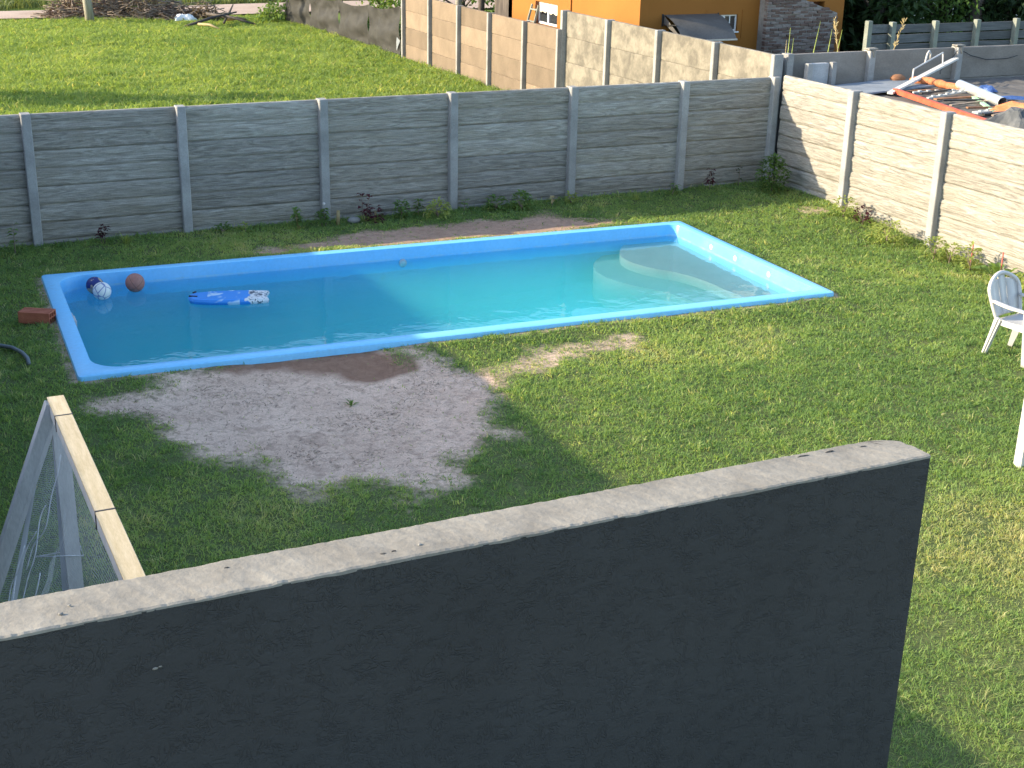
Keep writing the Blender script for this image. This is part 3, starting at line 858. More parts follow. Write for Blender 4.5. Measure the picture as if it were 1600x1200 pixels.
def m_board():
    m, n, l, b = base_mat('bodyboard_print')
    v = coords(n, l, 'Object')
    s = n.new('ShaderNodeSeparateXYZ'); l.new(v, s.inputs[0])
    blue = (.035, .26, .72)
    f = noise(n, l, v, 3.6, 2, .5, 1.2)
    wavec = ramp(n, l, f, [(.53, blue), (.60, (.45, .64, .80))])
    inm = maths(n, l, 'MULTIPLY', maths(n, l, 'GREATER_THAN', s.outputs[0], -.28), maths(n, l, 'LESS_THAN', s.outputs[0], .12))
    c = mixc(n, l, inm, blue, wavec)
    f2 = noise(n, l, v, 17, 4, .6, 1.2)
    tail = ramp(n, l, f2, [(.42, (.05, .07, .10)), (.47, (.70, .72, .72))])
    c = mixc(n, l, maths(n, l, 'GREATER_THAN', maths(n, l, 'ADD', s.outputs[0], maths(n, l, 'MULTIPLY', f, .25)), .34), c, tail)
    l.new(c, b.inputs['Base Color']); b.inputs['Roughness'].default_value = .4
    return m
def bodyboard():
    root = thing('bodyboard', 'blue and white printed bodyboard floating flat on the water', 'bodyboard', (-10.34, -3.22, WL + .022), -.285)
    out = [(-.52, 0), (-.50, .09), (-.44, .15), (-.25, .20), (0, .22), (.25, .21), (.42, .18), (.48, .17), (.45, .06), (.44, 0)]
    ring = out + [(x, -y) for x, y in out[-2:0:-1]]
    k = len(ring); m = MB()
    m.add([(x * .97, y * .95, -.035) for x, y in ring] + [(x, y, 0) for x, y in ring] + [(x * .975, y * .95, .028) for x, y in ring] + [(x * .9, y * .85, .036) for x, y in ring],
          [tuple(range(k - 1, -1, -1)), tuple(range(3 * k, 4 * k))] + [(q * k + i, q * k + (i + 1) % k, (q + 1) * k + (i + 1) % k, (q + 1) * k + i) for q in range(3) for i in range(k)])
    m.build('deck', m_board(), root)
    for (p, q) in (((-.50, -.02, .037), (-.40, -.05, .037)), ((-.46, .12, .037), (-.43, .17, .034))):
        s = MB(); s.bar(p, q, .022, .014); s.build('strap', M_DARK, root)
bodyboard()

# ------------------------------------------------------------------ hollow clay block and hose by the pool
def clay_block():
    root = thing('clay_block', 'red hollow clay block lying beside the pool end', 'brick', (-12.68, -3.60, float(gz(-12.68, -3.6)) + .0), -.55)
    L, D, H = .37, .19, .135
    m = MB(); t = .014
    # walls and webs of a hollow block, tubes run along x
    m.box(-L / 2, L / 2, -D / 2, -D / 2 + t, 0, H, .002); m.box(-L / 2, L / 2, D / 2 - t, D / 2, 0, H, .002)
    m.box(-L / 2, L / 2, -D / 2 + t, D / 2 - t, H - t, H - .0005); m.box(-L / 2, L / 2, -D / 2 + t, D / 2 - t, .0005, t)
    m.build('outer_walls', M_TERRA, root)
    w = MB()
    for y in (-.03, .03): w.box(-L / 2 + .001, L / 2 - .001, y - .005, y + .005, t, H - t)
    w.box(-L / 2 + .0015, L / 2 - .0015, -D / 2 + t, D / 2 - t, H / 2 - .005, H / 2 + .005)
    w.build('web', M_TERRA, root)
    for y in (-.05, 0, .05):
        g = MB(); g.box(-L / 2 + .004, L / 2 - .004, y - .006, y + .006, H - .0005, H + .003); g.build('ridge', M_TERRA, root)
clay_block()
hp = [(-13.9, -4.15), (-13.5, -4.22), (-13.17, -4.33), (-13.06, -4.49), (-12.99, -4.74), (-12.96, -4.98), (-12.97, -5.18)]
hm = MB(); hm.tube([(x, y, float(gz(x, y)) + .05) for x, y in hp], .022, 10)
tag(hm.build('garden_hose', M_HOSE), 'thick grey garden hose end curving on the shaded grass', 'hose')

# ------------------------------------------------------------------ goals
def net_mesh(P00, P10, P11, P01, nu, nv, sag, seed):
    """bilinear sheet with folds and UVs in metres"""
    P = [Vector(p) for p in (P00, P10, P11, P01)]
    me = bpy.data.meshes.new('net'); vs_ = []; uv = []
    nrm = (P[1] - P[0]).cross(P[3] - P[0]).normalized()
    r = random.Random(seed); lu = (P[1] - P[0]).length; lv = (P[3] - P[0]).length
    for j in range(nv + 1):
        for i in range(nu + 1):
            u, v = i / nu, j / nv
            p = (P[0] * (1 - u) + P[1] * u) * (1 - v) + (P[3] * (1 - u) + P[2] * u) * v
            e = min(1, 5 * min(u, 1 - u)) * min(1, 6 * min(v, 1 - v) + .15)
            d = (float(fbm(u * 7 + seed, v * 3.1, seed)) - .5) * sag * e
            vs_.append(p + nrm * d); uv.append((u * lu, v * lv))
    n1 = nu + 1
    fs = [(j * n1 + i, j * n1 + i + 1, (j + 1) * n1 + i + 1, (j + 1) * n1 + i) for j in range(nv) for i in range(nu)]
    me.from_pydata(vs_, [], fs)
    ul = me.uv_layers.new(name='UVMap')
    for lo in me.loops: ul.data[lo.index].uv = uv[lo.vertex_index]
    for p in me.polygons: p.use_smooth = True
    me.update()
    return me
def goal(label, loc, rz, mirror=1):
    """open side faces +x, crossbar runs along -y from the origin post"""
    root = thing('football_goal', label, 'goal', loc, rz, 'timber football goals on the lawn')
    W, H, B = 3.0, 2.0, .095
    D = .80 * mirror
    for y in (0, -W):
        m = MB(); m.box(-B / 2 + .002, B / 2 - .002, y - B / 2 + .002, y + B / 2 - .002, -.03, H - B - .004, .004); m.build('goal_post', M_WHITEP, root)
        s = MB(); s.bar((-.022 * mirror, y, H - .035), (-D, y, .03), .09, .085, (0, 1, 0)); s.build('back_strut', M_WHITEP, root)
    # crossbar: white timber with a yellowish top face
    c = MB(); c.box(-B / 2, B / 2, -W - B / 2, B / 2, H - B, H - .016, .003); c.build('crossbar', M_WHITEP, root)
    seg = [B / 2, -.29, -1.66, -W - B / 2]
    for a, b in zip(seg, seg[1:]):
        t = MB(); t.box(-B / 2 - .002, B / 2 + .002, b + .004, a - .004, H - .0155, H, .003); t.build('top_batten', M_BARTOP, root)
    for y in seg[1:3]:
        t = MB(); t.box(-B / 2 - .004, B / 2 + .004, y - .006, y + .006, H - B - .003, H + .002); t.build('strap', M_DARK, root)
    g = MB(); g.bar((-D, -.05, .03), (-D, -W + .05, .03), .06, .06); g.build('ground_bar', M_WHITEP, root)
    # nets: back sheet from crossbar to ground bar and two triangular side sheets
    obj('net', net_mesh((-.03 * mirror, -.03, H - B), (-.03 * mirror, -W + .03, H - B), (-D + .03 * mirror, -W + .03, .05), (-D + .03 * mirror, -.03, .05), 40, 26, .26, 3), M_NET, root)
    for y, sd in ((0, 5), (-W, 8)):
        obj('net', net_mesh((-.04 * mirror, y, H - .11), (-.06 * mirror, y, H - .11), (-D + .02 * mirror, y, .03), (-.04 * mirror, y, .03), 18, 18, .12, sd), M_NET, root)
    r = random.Random(12)
    for k in range(9):                                   # gathered cords in the net
        y = -W * r.uniform(.03, .9); u0 = r.uniform(.05, .4); pts = []
        u1 = min(1, u0 + r.uniform(.25, .5))
        for i in range(22):
            t = u0 + (u1 - u0) * i / 21
            pts.append((-(D - .03) * t - .03 + .02, y + .07 * math.sin(t * 17 + k) + .03 * math.sin(t * 41 + k) - .25 * t, (H - B) * (1 - t) + .05 * t))
        s = MB(); s.tube(pts, .0035, 5); s.build('net_cord', M_LINE, root)
    s = MB(); s.tube([(-.05, .06, .95), (.06, .06, .97), (.06, -.06, .96), (-.22, -.08, 1.02), (-.05, .06, .95)], .005, 5); s.build('tie_cord', M_LINE, root)
    return root
goal('white timber football goal with yellow-topped crossbar, nearest the dark wall', (-13.40, -11.43, 0), 0)
goal('white timber goal post at the right edge of the lawn', (-5.03, -11.12, -.02), 0, mirror=-1)

# ------------------------------------------------------------------ plastic chair
def chair():
    root = thing('plastic_chair', 'white plastic garden armchair standing on the sunlit lawn', 'chair', (-2.79, -8.80, float(gz(-2.79, -8.80)) + .01), .18)
    # seat
    m = MB(); nx, ny = 10, 10; vs_ = []
    for j in range(ny + 1):
        for i in range(nx + 1):
            u, v = i / nx * 2 - 1, j / ny * 2 - 1
            w = .235 - .02 * v
            z = .425 - .022 * (1 - u * u) * (1 - v * v) - (.03 * max(0, -v - .7) / .3) - .015 * v
            vs_.append((u * w, v * .225 - .01, z))
    n1 = nx + 1
    top = len(vs_)
    vs2 = vs_ + [(x, y, z - .018) for x, y, z in vs_]
    fs = [(j * n1 + i, j * n1 + i + 1, (j + 1) * n1 + i + 1, (j + 1) * n1 + i) for j in range(ny) for i in range(nx)]
    fs += [tuple(top + q for q in reversed(f)) for f in fs]
    bd = [i for i in range(n1)] + [j * n1 + nx for j in range(1, n1)] + [ny * n1 + i for i in range(nx - 1, -1, -1)] + [j * n1 for j in range(ny - 1, 0, -1)]
    fs += [(bd[(k + 1) % len(bd)], bd[k], top + bd[k], top + bd[(k + 1) % len(bd)]) for k in range(len(bd))]
    m.add(vs2, fs, True)
    m.build('seat', M_PLASTIC, root)
    sk = MB()
    for s in (-1, 1):
        sk.bar((s * .25, -.22, .395), (s * .225, .20, .40), .02, .065)
    sk.bar((-.24, -.235, .395), (.24, -.235, .395), .02, .06)
    sk.build('seat_skirt', M_PLASTIC, root)
    # legs: wide flat channel legs that splay
    def leg(p, q, w1, w2, nrm):
        g = MB(); g.bar(q, p, w2, .030, nrm, w2=w1); 
        a = Vector(p); b = Vector(q); nn = Vector(nrm).normalized() * .018
        g.bar(b + nn, a + nn, w2 * .45, .03, nrm, w2=w1 * .45)
        return g
    for s in (-1, 1):
        leg((s * .275, -.265, 0), (s * .262, -.205, .60), .060, .090, (s, -.3, 0)).build('leg', M_PLASTIC, root)
        leg((s * .235, .280, 0), (s * .228, .165, .44), .050, .110, (s, .4, 0)).build('leg', M_PLASTIC, root)
    # arms
    for s in (-1, 1):
        a = MB(); pts = []
        for i in range(11):
            t = i / 10
            pts.append((s * (.245 + .035 * math.sin(t * math.pi * .9)), .265 - t * .48, .600 + .02 * (1 - t) ** 2 - .012 * max(0, t - .8) / .2))
        a.tube(pts, [.032 + .008 * math.sin(i / 10 * math.pi) for i in range(11)], 10, flat=.5)
        a.build('armrest', M_PLASTIC, root)
    # back: arched rim and slatted panel
    def bp(u, t):                # u across -1..1, t up 0..1
        w = .215 + .05 * math.sin(min(1, t * 1.15) * math.pi * .62) - .06 * max(0, t - .75) / .25
        return Vector((u * w, .205 + .145 * t + .03 * (1 - u * u) - .0, .42 + .46 * t - .045 * u * u * t * t))
    r_ = MB(); path = [bp(-1, t / 12 * .86) for t in range(13)]
    for i in range(1, 12):
        ang = math.pi - math.pi * i / 12
        u = math.cos(ang); t = .86 + .14 * math.sin(ang) * 1.0
        path.append(bp(u, t))
    path += [bp(1, t / 12 * .86) for t in range(12, -1, -1)]
    r_.tube(path, .024, 8); r_.build('back_rim', M_PLASTIC, root)
    edges = [(-.99, -.27), (-.225, .225), (.27, .99)]
    for k, (a, b) in enumerate(edges):
        pn = MB(); vs_ = []; nt_ = 14
        tt0 = .03; tt1 = .97 - .10 * max(abs(a), abs(b)) ** 2
        for j in range(nt_ + 1):
            t = tt0 + (tt1 - tt0) * j / nt_
            sh = .04 * math.sin(math.pi * j / nt_)
            for u in (a - (.04 - sh if a < 0 else -.0), (a + b) / 2, b + (.04 - sh if b > 0 else 0)):
                p = bp(max(-1, min(1, u)), t); vs_.append(p)
        n_ = len(vs_)
        vs2 = vs_ + [p + Vector((0, .012, 0)) for p in vs_]
        fs = [(j * 3 + i, j * 3 + i + 1, j * 3 + i + 4, j * 3 + i + 3) for j in range(nt_) for i in range(2)]
        fs += [tuple(n_ + q for q in reversed(f)) for f in fs]
        bd = [0, 1, 2] + [j * 3 + 2 for j in range(1, nt_ + 1)] + [nt_ * 3 + 1, nt_ * 3] + [j * 3 for j in range(nt_ - 1, 0, -1)]
        fs += [(bd[(q + 1) % len(bd)], bd[q], n_ + bd[q], n_ + bd[(q + 1) % len(bd)]) for q in range(len(bd))]
        pn.add(vs2, fs, True); pn.build('back_slat', M_PLASTIC, root)
chair()

# ------------------------------------------------------------------ orange house
HX, HY = 1.2, 6.70
def house():
    root = thing('house', 'orange painted house with brick chimney front beyond the wall', 'house', (HX, HY, 0))
    H = 3.6
    def P(x, y, z): return (x - HX, y - HY, z)
    T = .22
    # sunlit side wall with a window opening, y from 6.70 to 13.3
    w = MB(); y0, y1, z0, z1 = 10.56 - HY, 11.75 - HY, 1.50, 2.03
    L = 13.3 - HY
    w.box(0, T, 0, y0, -.2, H); w.box(0, T, y1, L, -.2, H); w.box(0, T, y0, y1, -.2, z0); w.box(0, T, y0, y1, z1, H)
    w.build('side_wall', M_ORANGE, root)
    f = MB(); X1 = 6.62 - HX
    wx0, wx1, wz0, wz1 = 3.02 - HX, 3.72 - HX, 1.77, 2.13
    dx0, dx1, dz1 = 1.95 - HX, 2.66 - HX, 1.93
    hx0, hx1, hz0, hz1 = 5.60 - HX, 6.06 - HX, 2.16, 2.37
    f.box(T + .001, dx0, .0, T, -.2, H); f.box(dx0, dx1, 0, T, dz1, H)
    f.box(dx1, wx0, 0, T, -.2, H); f.box(wx0, wx1, 0, T, -.2, wz0); f.box(wx0, wx1, 0, T, wz1, H)
    f.box(wx1, hx0, 0, T, -.2, H); f.box(hx0, hx1, 0, T, -.2, hz0); f.box(hx0, hx1, 0, T, hz1, H); f.box(hx1, X1, 0, T, -.2, H)
    f.build('front_wall', M_ORANGE, root)
    b = MB(); b.box(X1 - T, X1, T, L, -.2, H); b.box(0, X1, L - T, L, -.2, H - .002); b.build('rear_wall', M_ORANGE, root)
    r_ = MB(); r_.box(-.15, X1 + .15, -.15, L + .15, H, H + .18); r_.build('roof', M_GREYC, root)
    n = MB(); n.box(hx0 - .01, hx1 + .01, T - .02, T, hz0 - .01, hz1 + .01); n.build('niche', M_BROWNT, root)
    # ribs of the plaster bands
    q = MB(); q.box(-.035, 0, 9.83 - HY, 9.90 - HY, -.2, H); q.build('plaster_rib', M_ORANGE, root)
    g = MB()
    g.box(wx0 - .14, wx1 + .12, -.012, 0, wz0 - .17, wz0 - .155); g.box(wx1 + .108, wx1 + .12, -.012, 0, wz0 - .155, wz1 + .1); g.box(wx0 - .14, wx0 - .128, -.012, 0, wz0 - .155, wz1 + .1)
    g.build('plaster_rib', M_ORANGE, root)
    # side window: white frame, two panes, curtain above dark
    win = MB(); fw_ = .05
    win.box(.09, .15, y0, y0 + fw_, z0, z1); win.box(.09, .15, y1 - fw_, y1, z0, z1); win.box(.091, .149, y0 + fw_, y1 - fw_, z0, z0 + fw_); win.box(.091, .149, y0 + fw_, y1 - fw_, z1 - fw_, z1)
    ym = (y0 + y1) / 2 + .05; win.box(.08, .14, ym - .035, ym + .035, z0 + fw_, z1 - fw_)
    wo = win.build('window', M_ALU, root)
    for a, c_ in ((y0 + fw_, ym - .035), (ym + .035, y1 - fw_)):
        p = MB(); p.box(.112, .118, a, c_, z0 + fw_, z1 - fw_); p.build('pane', M_GLASS, wo)
        cu = MB(); vs_ = []; k = 14
        for i in range(k + 1):
            y = a + (c_ - a) * i / k
            for z in (z0 + .28, z1 - fw_): vs_.append((.100 + .006 * math.sin(i * 2.3), y, z + (.02 * math.sin(i * .9) if z < z1 - .2 else 0)))
        cu.add(vs_, [(2 * i, 2 * i + 2, 2 * i + 3, 2 * i + 1) for i in range(k)], True); cu.build('curtain', M_CURT, wo)
    rv_ = MB(); rv_.box(-.004, .088, y1 - .012, y1 - .001, z0, z1); rv_.build('window_reveal', M_BROWNT, root)
    # front window
    win = MB(); fz = .035
    a0, a1 = wx0 + .001, wx1 - .001
    win.box(a0, a0 + fz, .05, .10, wz0, wz1); win.box(a1 - fz, a1, .05, .10, wz0, wz1); win.box(a0 + fz, a1 - fz, .051, .099, wz0, wz0 + fz); win.box(a0 + fz, a1 - fz, .051, .099, wz1 - fz, wz1)
    win.box((a0 + a1) / 2 - .03, (a0 + a1) / 2 + .03, .03, .08, wz0 + fz, wz1 - fz)
    wo = win.build('window', M_ALU, root)
    for c0, c1 in ((a0 + fz, (a0 + a1) / 2 - .03), ((a0 + a1) / 2 + .03, a1 - fz)):
        p = MB(); p.box(c0, c1, .07, .076, wz0 + fz, wz1 - fz); p.build('pane', M_GLASS, wo)
    p = MB(); p.box((a1 + (a0 + a1) / 2) / 2 - .012, (a1 + (a0 + a1) / 2) / 2 + .012, .055, .068, wz0 + fz, wz1 - fz); p.build('glazing_bar', M_ALU, wo)
    s = MB(); s.box(wx0 - .03, wx1 + .03, -.03, .05, wz0 - .03, wz0 - .002); s.build('window_sill', M_ALU, root)
    # door under the awning
    d = MB(); d.box(dx0 + .002, dx1 - .002, .06, .11, -.15, dz1 - .002, .004); d.build('door', M_DARK, root)
    # curved grey awning
    aw = MB(); x0a, x1a = 1.80 - HX, 3.16 - HX; k = 10; vs_ = []
    for i in range(k + 1):
        t = i / k
        y = -.85 * t; z = 2.16 - .06 * t - .40 * t ** 2.2
        for x in (x0a, (x0a + x1a) / 2, x1a): vs_.append((x, y, z)); 
    top = len(vs_)
    vs2 = vs_ + [(x, y, z - .012) for x, y, z in vs_]
    fs = [(i * 3 + q, i * 3 + q + 3, i * 3 + q + 4, i * 3 + q + 1) for i in range(k) for q in range(2)]
    fs += [tuple(top + q for q in reversed(f_)) for f_ in fs]
    aw.add(vs2, fs, True)
    aw.add([vs_[0], vs_[k * 3], (x0a, 0, 1.98)], [(0, 1, 2)])
    awo = aw.build('awning', M_AWN, root)
    e = MB(); e.bar((x0a, -.85, 1.70), (x1a, -.85, 1.70), .03, .03); e.build('awning_edge', M_GALV, awo)
    for x in (x0a - .03, x1a + .03):
        e = MB(); e.bar((x, -.01, 1.92), (x, -.01, 2.18), .03, .03, (1, 0, 0)); e.bar((x, -.02, 1.95), (x, -.6, 2.0), .02, .02); e.build('awning_bracket', M_DARK, awo)
    # rough brick chimney front, bricks laid one by one in courses
    bx0, bx1 = 4.27 - HX, 6.22 - HX
    def topz(x):
        t = (x - (5.25 - HX)) / (6.22 - 5.25)
        return 2.52 if t < 0 else 2.46 - .30 * t
    mo = MB()
    mo.add([(bx0 + .01, -.30, -.2), (bx1 - .01, -.30, -.2), (bx1 - .01, -.30, topz(bx1) - .02), (5.25 - HX, -.30, 2.45), (bx0 + .01, -.30, 2.50),
            (bx0 + .01, -.001, -.2), (bx1 - .01, -.001, -.2), (bx1 - .01, -.001, topz(bx1) - .02), (5.25 - HX, -.001, 2.45), (bx0 + .01, -.001, 2.50)],
           [(0, 1, 2, 3, 4), (1, 6, 7, 2), (2, 7, 8, 3), (3, 8, 9, 4), (4, 9, 5, 0)])
    mo.build('chimney_mortar', M_MORTAR, root)
    rr = random.Random(4); bm_ = MB(); bm2 = MB()
    z = .9; row = 0
    while z < 2.55:
        x = bx0 - (.11 if row % 2 else 0)
        while x < bx1:
            xa = max(bx0, x + rr.uniform(0, .012)); xb = min(bx1, x + .215 + rr.uniform(-.012, .004))
            if xb - xa > .04 and z + .055 < topz((xa + xb) / 2):
                dz = rr.uniform(-.012, .010); pr_ = rr.uniform(-.020, .012)
                t_ = bm_ if rr.random() < .7 else bm2
                t_.box(xa, xb, -.315 + pr_, -.2, z + dz, z + .052 + dz, .006)
            x += .228
        z += .069; row += 1
    o1 = bm_.build('brickwork', M_BRICK, root); o1['kind'] = 'stuff'
    M2 = surf('pale_brick', (.18, .14, .125), (.28, .24, .22), 5, .9, .4, .006, 40, var=.1)
    o2 = bm2.build('brickwork', M2, root); o2['kind'] = 'stuff'
house()
# ladder leaning on the sunlit side of the house
lad = thing('ladder', 'small grey ladder top leaning against the orange house beside its window', 'ladder', (.85, 11.6, 0))
for dy in (-.22, .22):
    m = MB(); m.bar((-.25, dy * 1.1, .0), (.28, dy * .8, 1.95), .05, .03, (0, 1, 0)); m.build('rail', M_GPOST, lad)
for k in range(7):
    t = (k + .6) / 7; m = MB(); m.bar((-.25 + .53 * t, -.22 * (1.1 - .3 * t), 1.95 * t), (-.25 + .53 * t, .22 * (1.1 - .3 * t), 1.95 * t), .05, .03); m.build('rung', M_GPOST, lad)

# ------------------------------------------------------------------ weathered board fence far right
bf = thing('board_fence', 'blue-grey weathered board fence with pale posts under dark trees', 'fence', (0, 4.5, 0))
bx = [5.28, 6.22, 7.41, 8.60, 9.76, 10.95]
def bf_pt(x): return (x, 0) if x >= 6.22 else (x, (6.22 - x) * -.0)
for i, x in enumerate(bx):
    m = MB(); h = 2.13 if i else 2.21; m.box(-.055, .055, -.07, .05, -.2, h, .01); m.build('post', M_GPOST, bf, (x, (.0 if i else -.35), 0), random.uniform(-.03, .03))
for i in range(len(bx) - 1):
    xa, xb = bx[i] + .0, bx[i + 1] - .0
    ya, yb = ((-.35, 0) if i == 0 else (0, 0))
    z = 2.07 if i else 2.13
    for k in range(9):
        hgt = .205
        m = MB(); rr = random.Random(i * 20 + k)
        m.bar((xa + .04, ya + .06, z - hgt / 2 + rr.uniform(-.01, .01)), (xb - .04, yb + .06, z - hgt / 2 - (.05 if i == 0 else 0) + rr.uniform(-.01, .01)), .03, hgt - .022 - rr.uniform(0, .012))
        m.build('board', M_BOARD, bf)
        z -= hgt

# ------------------------------------------------------------------ shed roof with clutter, right neighbour
sh = thing('shed_roof', 'grey fibre-cement shed roof behind the sunlit fence', 'roof', (0, 0, 0))
m = MB(); nx = 60; vs_ = []
for i in range(nx + 1):
    x = .16 + 6.2 * i / nx
    for y in (-8.2, -.02): vs_.append((x, y, 1.60 + .012 * math.sin(i * math.pi) + .012 * math.cos(i * 2.1) + .01 * x * 0))
top = len(vs_)
m.add(vs_ + [(x, y, z - .02) for x, y, z in vs_], [(2 * i, 2 * i + 2, 2 * i + 3, 2 * i + 1) for i in range(nx)] + [(top + 2 * i + 1, top + 2 * i + 3, top + 2 * i + 2, top + 2 * i) for i in range(nx)], True)
m.build('roof_sheet', M_ROOFD, sh)
m = MB(); m.box(.2, 6.3, -8.1, -.1, -.2, 1.56); m.build('shed_wall', M_GREYC, sh)
def one(name, label, cat, mb, mat, loc=(0, 0, 0), rz=0):
    return tag(mb.build(name, mat, None, loc, rz), label, cat)
ZR = 1.625
m = MB(); m.box(-.9, .9, -.45, .45, 0, .03, .004); o = one('roofing_sheet', 'flat blue-grey sheet lying at the far end of the shed roof', 'sheet', m, M_SLATE, (1.75, -.62, ZR + .03), .12); o.rotation_euler = (.0, -.02, .12)
m = MB(); a, b_ = Vector((1.60, -1.12, ZR + .05)), Vector((.92, -4.15, ZR + .02))
m.bar(a, b_, .018, .075); d = Vector((.035, -.01, 0)); m.bar(a + d + Vector((0, 0, .034)), b_ + d + Vector((0, 0, .034)), .06, .010); m.bar(a + d - Vector((0, 0, .034)), b_ + d - Vector((0, 0, .034)), .06, .010)
one('steel_channel', 'long red painted steel channel lying along the shed roof', 'beam', m, M_RED)
m = MB(); m.tube([(2.86, -1.32, ZR + .13), (2.10, -3.12, ZR + .13)], .078, 18, cap=False); m.tube([(2.86, -1.32, ZR + .13), (2.10, -3.12, ZR + .13)], .072, 18, cap=False)
one('metal_pipe', 'shiny galvanised flue pipe lying on the shed roof', 'pipe', m, M_GALV)
gt = thing('gate_frame', 'white tubular frame propped up on the shed roof', 'frame', (0, 0, 0))
m = MB(); m.bar((1.45, -1.22, ZR + .03), (3.95, .02, ZR + .36), .10, .035); m.build('main_rail', M_WHITEP, gt)
m = MB(); m.tube([(2.25, -.82, ZR + .15), (2.25, -.82, ZR + .34), (3.35, -.28, ZR + .52), (3.40, -.26, ZR + .30)], .014, 8, smooth=False); m.build('hand_rail', M_WHITEP, gt)
m = MB(); m.tube([(2.70, -.58, ZR + .40), (2.74, -.57, ZR + .56), (2.80, -.54, ZR + .60), (2.86, -.52, ZR + .54), (2.87, -.51, ZR + .46)], .016, 8); m.build('hook', M_WHITEP, gt)
m = MB(); pts = [(2.45 + .5 * t, -.55 - .95 * t, ZR + .10 + .03 * math.sin(t * 6)) for t in [i / 12 for i in range(13)]]
m.tube(pts, [.052 + .022 * abs(math.sin(i * 1.3)) for i in range(13)], 10); one('rolled_netting', 'orange rolled plastic netting on the shed roof', 'netting', m, M_ORNG2)
m = MB(); m.sphere((0, 0, 0), .12, 10, 7, (1.3, .9, .7)); one('clay_pot', 'dull red round pot by the wall behind the white frame', 'pot', m, M_RUST, (2.45, -.22, ZR + .09))
def crumple(nu, nv, sx, sy, h, seed):
    m = MB(); vs_ = []
    for j in range(nv + 1):
        for i in range(nu + 1):
            u, v = i / nu * 2 - 1, j / nv * 2 - 1
            e = max(0, 1 - max(abs(u), abs(v)) ** 3)
            vs_.append((u * sx * (1 + .2 * math.sin(v * 5 + seed)), v * sy * (1 + .2 * math.sin(u * 4)), h * e * (.3 + .9 * float(fbm(u * 2.2 + 5, v * 2.2 + seed, seed)))))
    n1 = nu + 1
    m.add(vs_, [(j * n1 + i, j * n1 + i + 1, (j + 1) * n1 + i + 1, (j + 1) * n1 + i) for j in range(nv) for i in range(nu)], False)
    return m
one('tarp', 'crumpled bright blue tarpaulin beside the flue pipe', 'tarp', crumple(14, 10, .16, .08, .12, 3), M_BLUE, (3.42, -1.38, ZR), -.9)
one('tarp', 'dark blue tarpaulin strip at the right edge of the shed roof', 'tarp', crumple(14, 8, .5, .05, .06, 6), M_BLUE, (3.35, -2.35, ZR), -.7)
one('fabric_bundle', 'dark grey crumpled fabric bundle at the right end of the shed roof', 'fabric', crumple(16, 14, .40, .45, .30, 9), M_CLOTH, (1.35, -4.30, ZR), .4)
one('folded_sheet', 'folded orange sheet at the end of the flue pipe', 'sheet', crumple(14, 10, .5, .26, .22, 12), M_ORNG2, (2.10, -3.62, ZR), -1.1)
# scrap boards lying across the roof between channel and pipe
rr = random.Random(31)
scrap = [('rusty iron strip', M_RUST), ('pale perforated grey strip', M_ASH), ('dark wooden batten', M_BARKD), ('grey cement board strip', M_ASH), ('rusty angle iron', M_RUST), ('black metal bar', M_DARK), ('grey wooden lath', M_BRANCH), ('pale green slat', M_GREENP), ('brown wooden lath', M_RUST), ('light grey slotted strip', M_ASH), ('thin dark rod', M_DARK), ('weathered timber offcut', M_BRANCH)]
where = ['nearest the back wall', 'second from the back wall', 'third from the back wall', 'just past the orange netting', 'beside the red channel top', 'in the middle of the pile', 'under the flue pipe start', 'alongside the flue pipe', 'towards the near end of the pile', 'beside the lower red channel', 'near the grey fabric bundle', 'last before the fabric bundle']
for k, ((nm, mt), wh) in enumerate(zip(scrap, where)):
    t = k / 11
    x = 1.85 - .55 * t; y = -1.15 - 2.6 * t
    m = MB(); L = rr.uniform(.7, 1.1); a = rr.uniform(-.35, .2)
    if nm == 'pale green slat':
        m.bar((2.45, -2.1, ZR + .05), (1.72, -3.35, ZR + .05), .07, .03)
    else:
        m.bar((x, y, ZR + .03 + .02 * (k % 3)), (x + L * math.cos(a), y + L * math.sin(a) + .1, ZR + .05 + .015 * (k % 4)), rr.uniform(.04, .13), .025)
    if mt is M_ASH:
        for q in range(5):
            c_ = Vector((x, y, ZR + .03 + .02 * (k % 3))).lerp(Vector((x + L * math.cos(a), y + L * math.sin(a) + .1, ZR + .05 + .015 * (k % 4))), (q + .8) / 6)
            m.box(c_.x - .03, c_.x + .03, c_.y - .02, c_.y + .02, c_.z, c_.z + .03)
    one('scrap_strip', nm + ' on the shed roof, ' + wh, 'scrap', m, mt)['group'] = 'scrap strips on the shed roof'
# cable sagging on the grey wall
m = MB(); m.tube([(4.10, .10, 2.13), (4.35, .09, 2.02), (4.75, .09, 1.93), (5.25, .09, 1.93), (5.5, .09, 1.98)], .008, 5)
one('cable', 'thin black cable sagging across the grey wall', 'cable', m, M_DARK)
m = MB(); m.tube([(4.0, .06, 2.12), (3.85, .05, 1.95), (3.6, .0, 1.78), (3.42, -.2, 1.76)], .008, 5)
one('cable', 'thin cable hanging from the grey wall post to the white frame', 'cable', m, M_DARK)
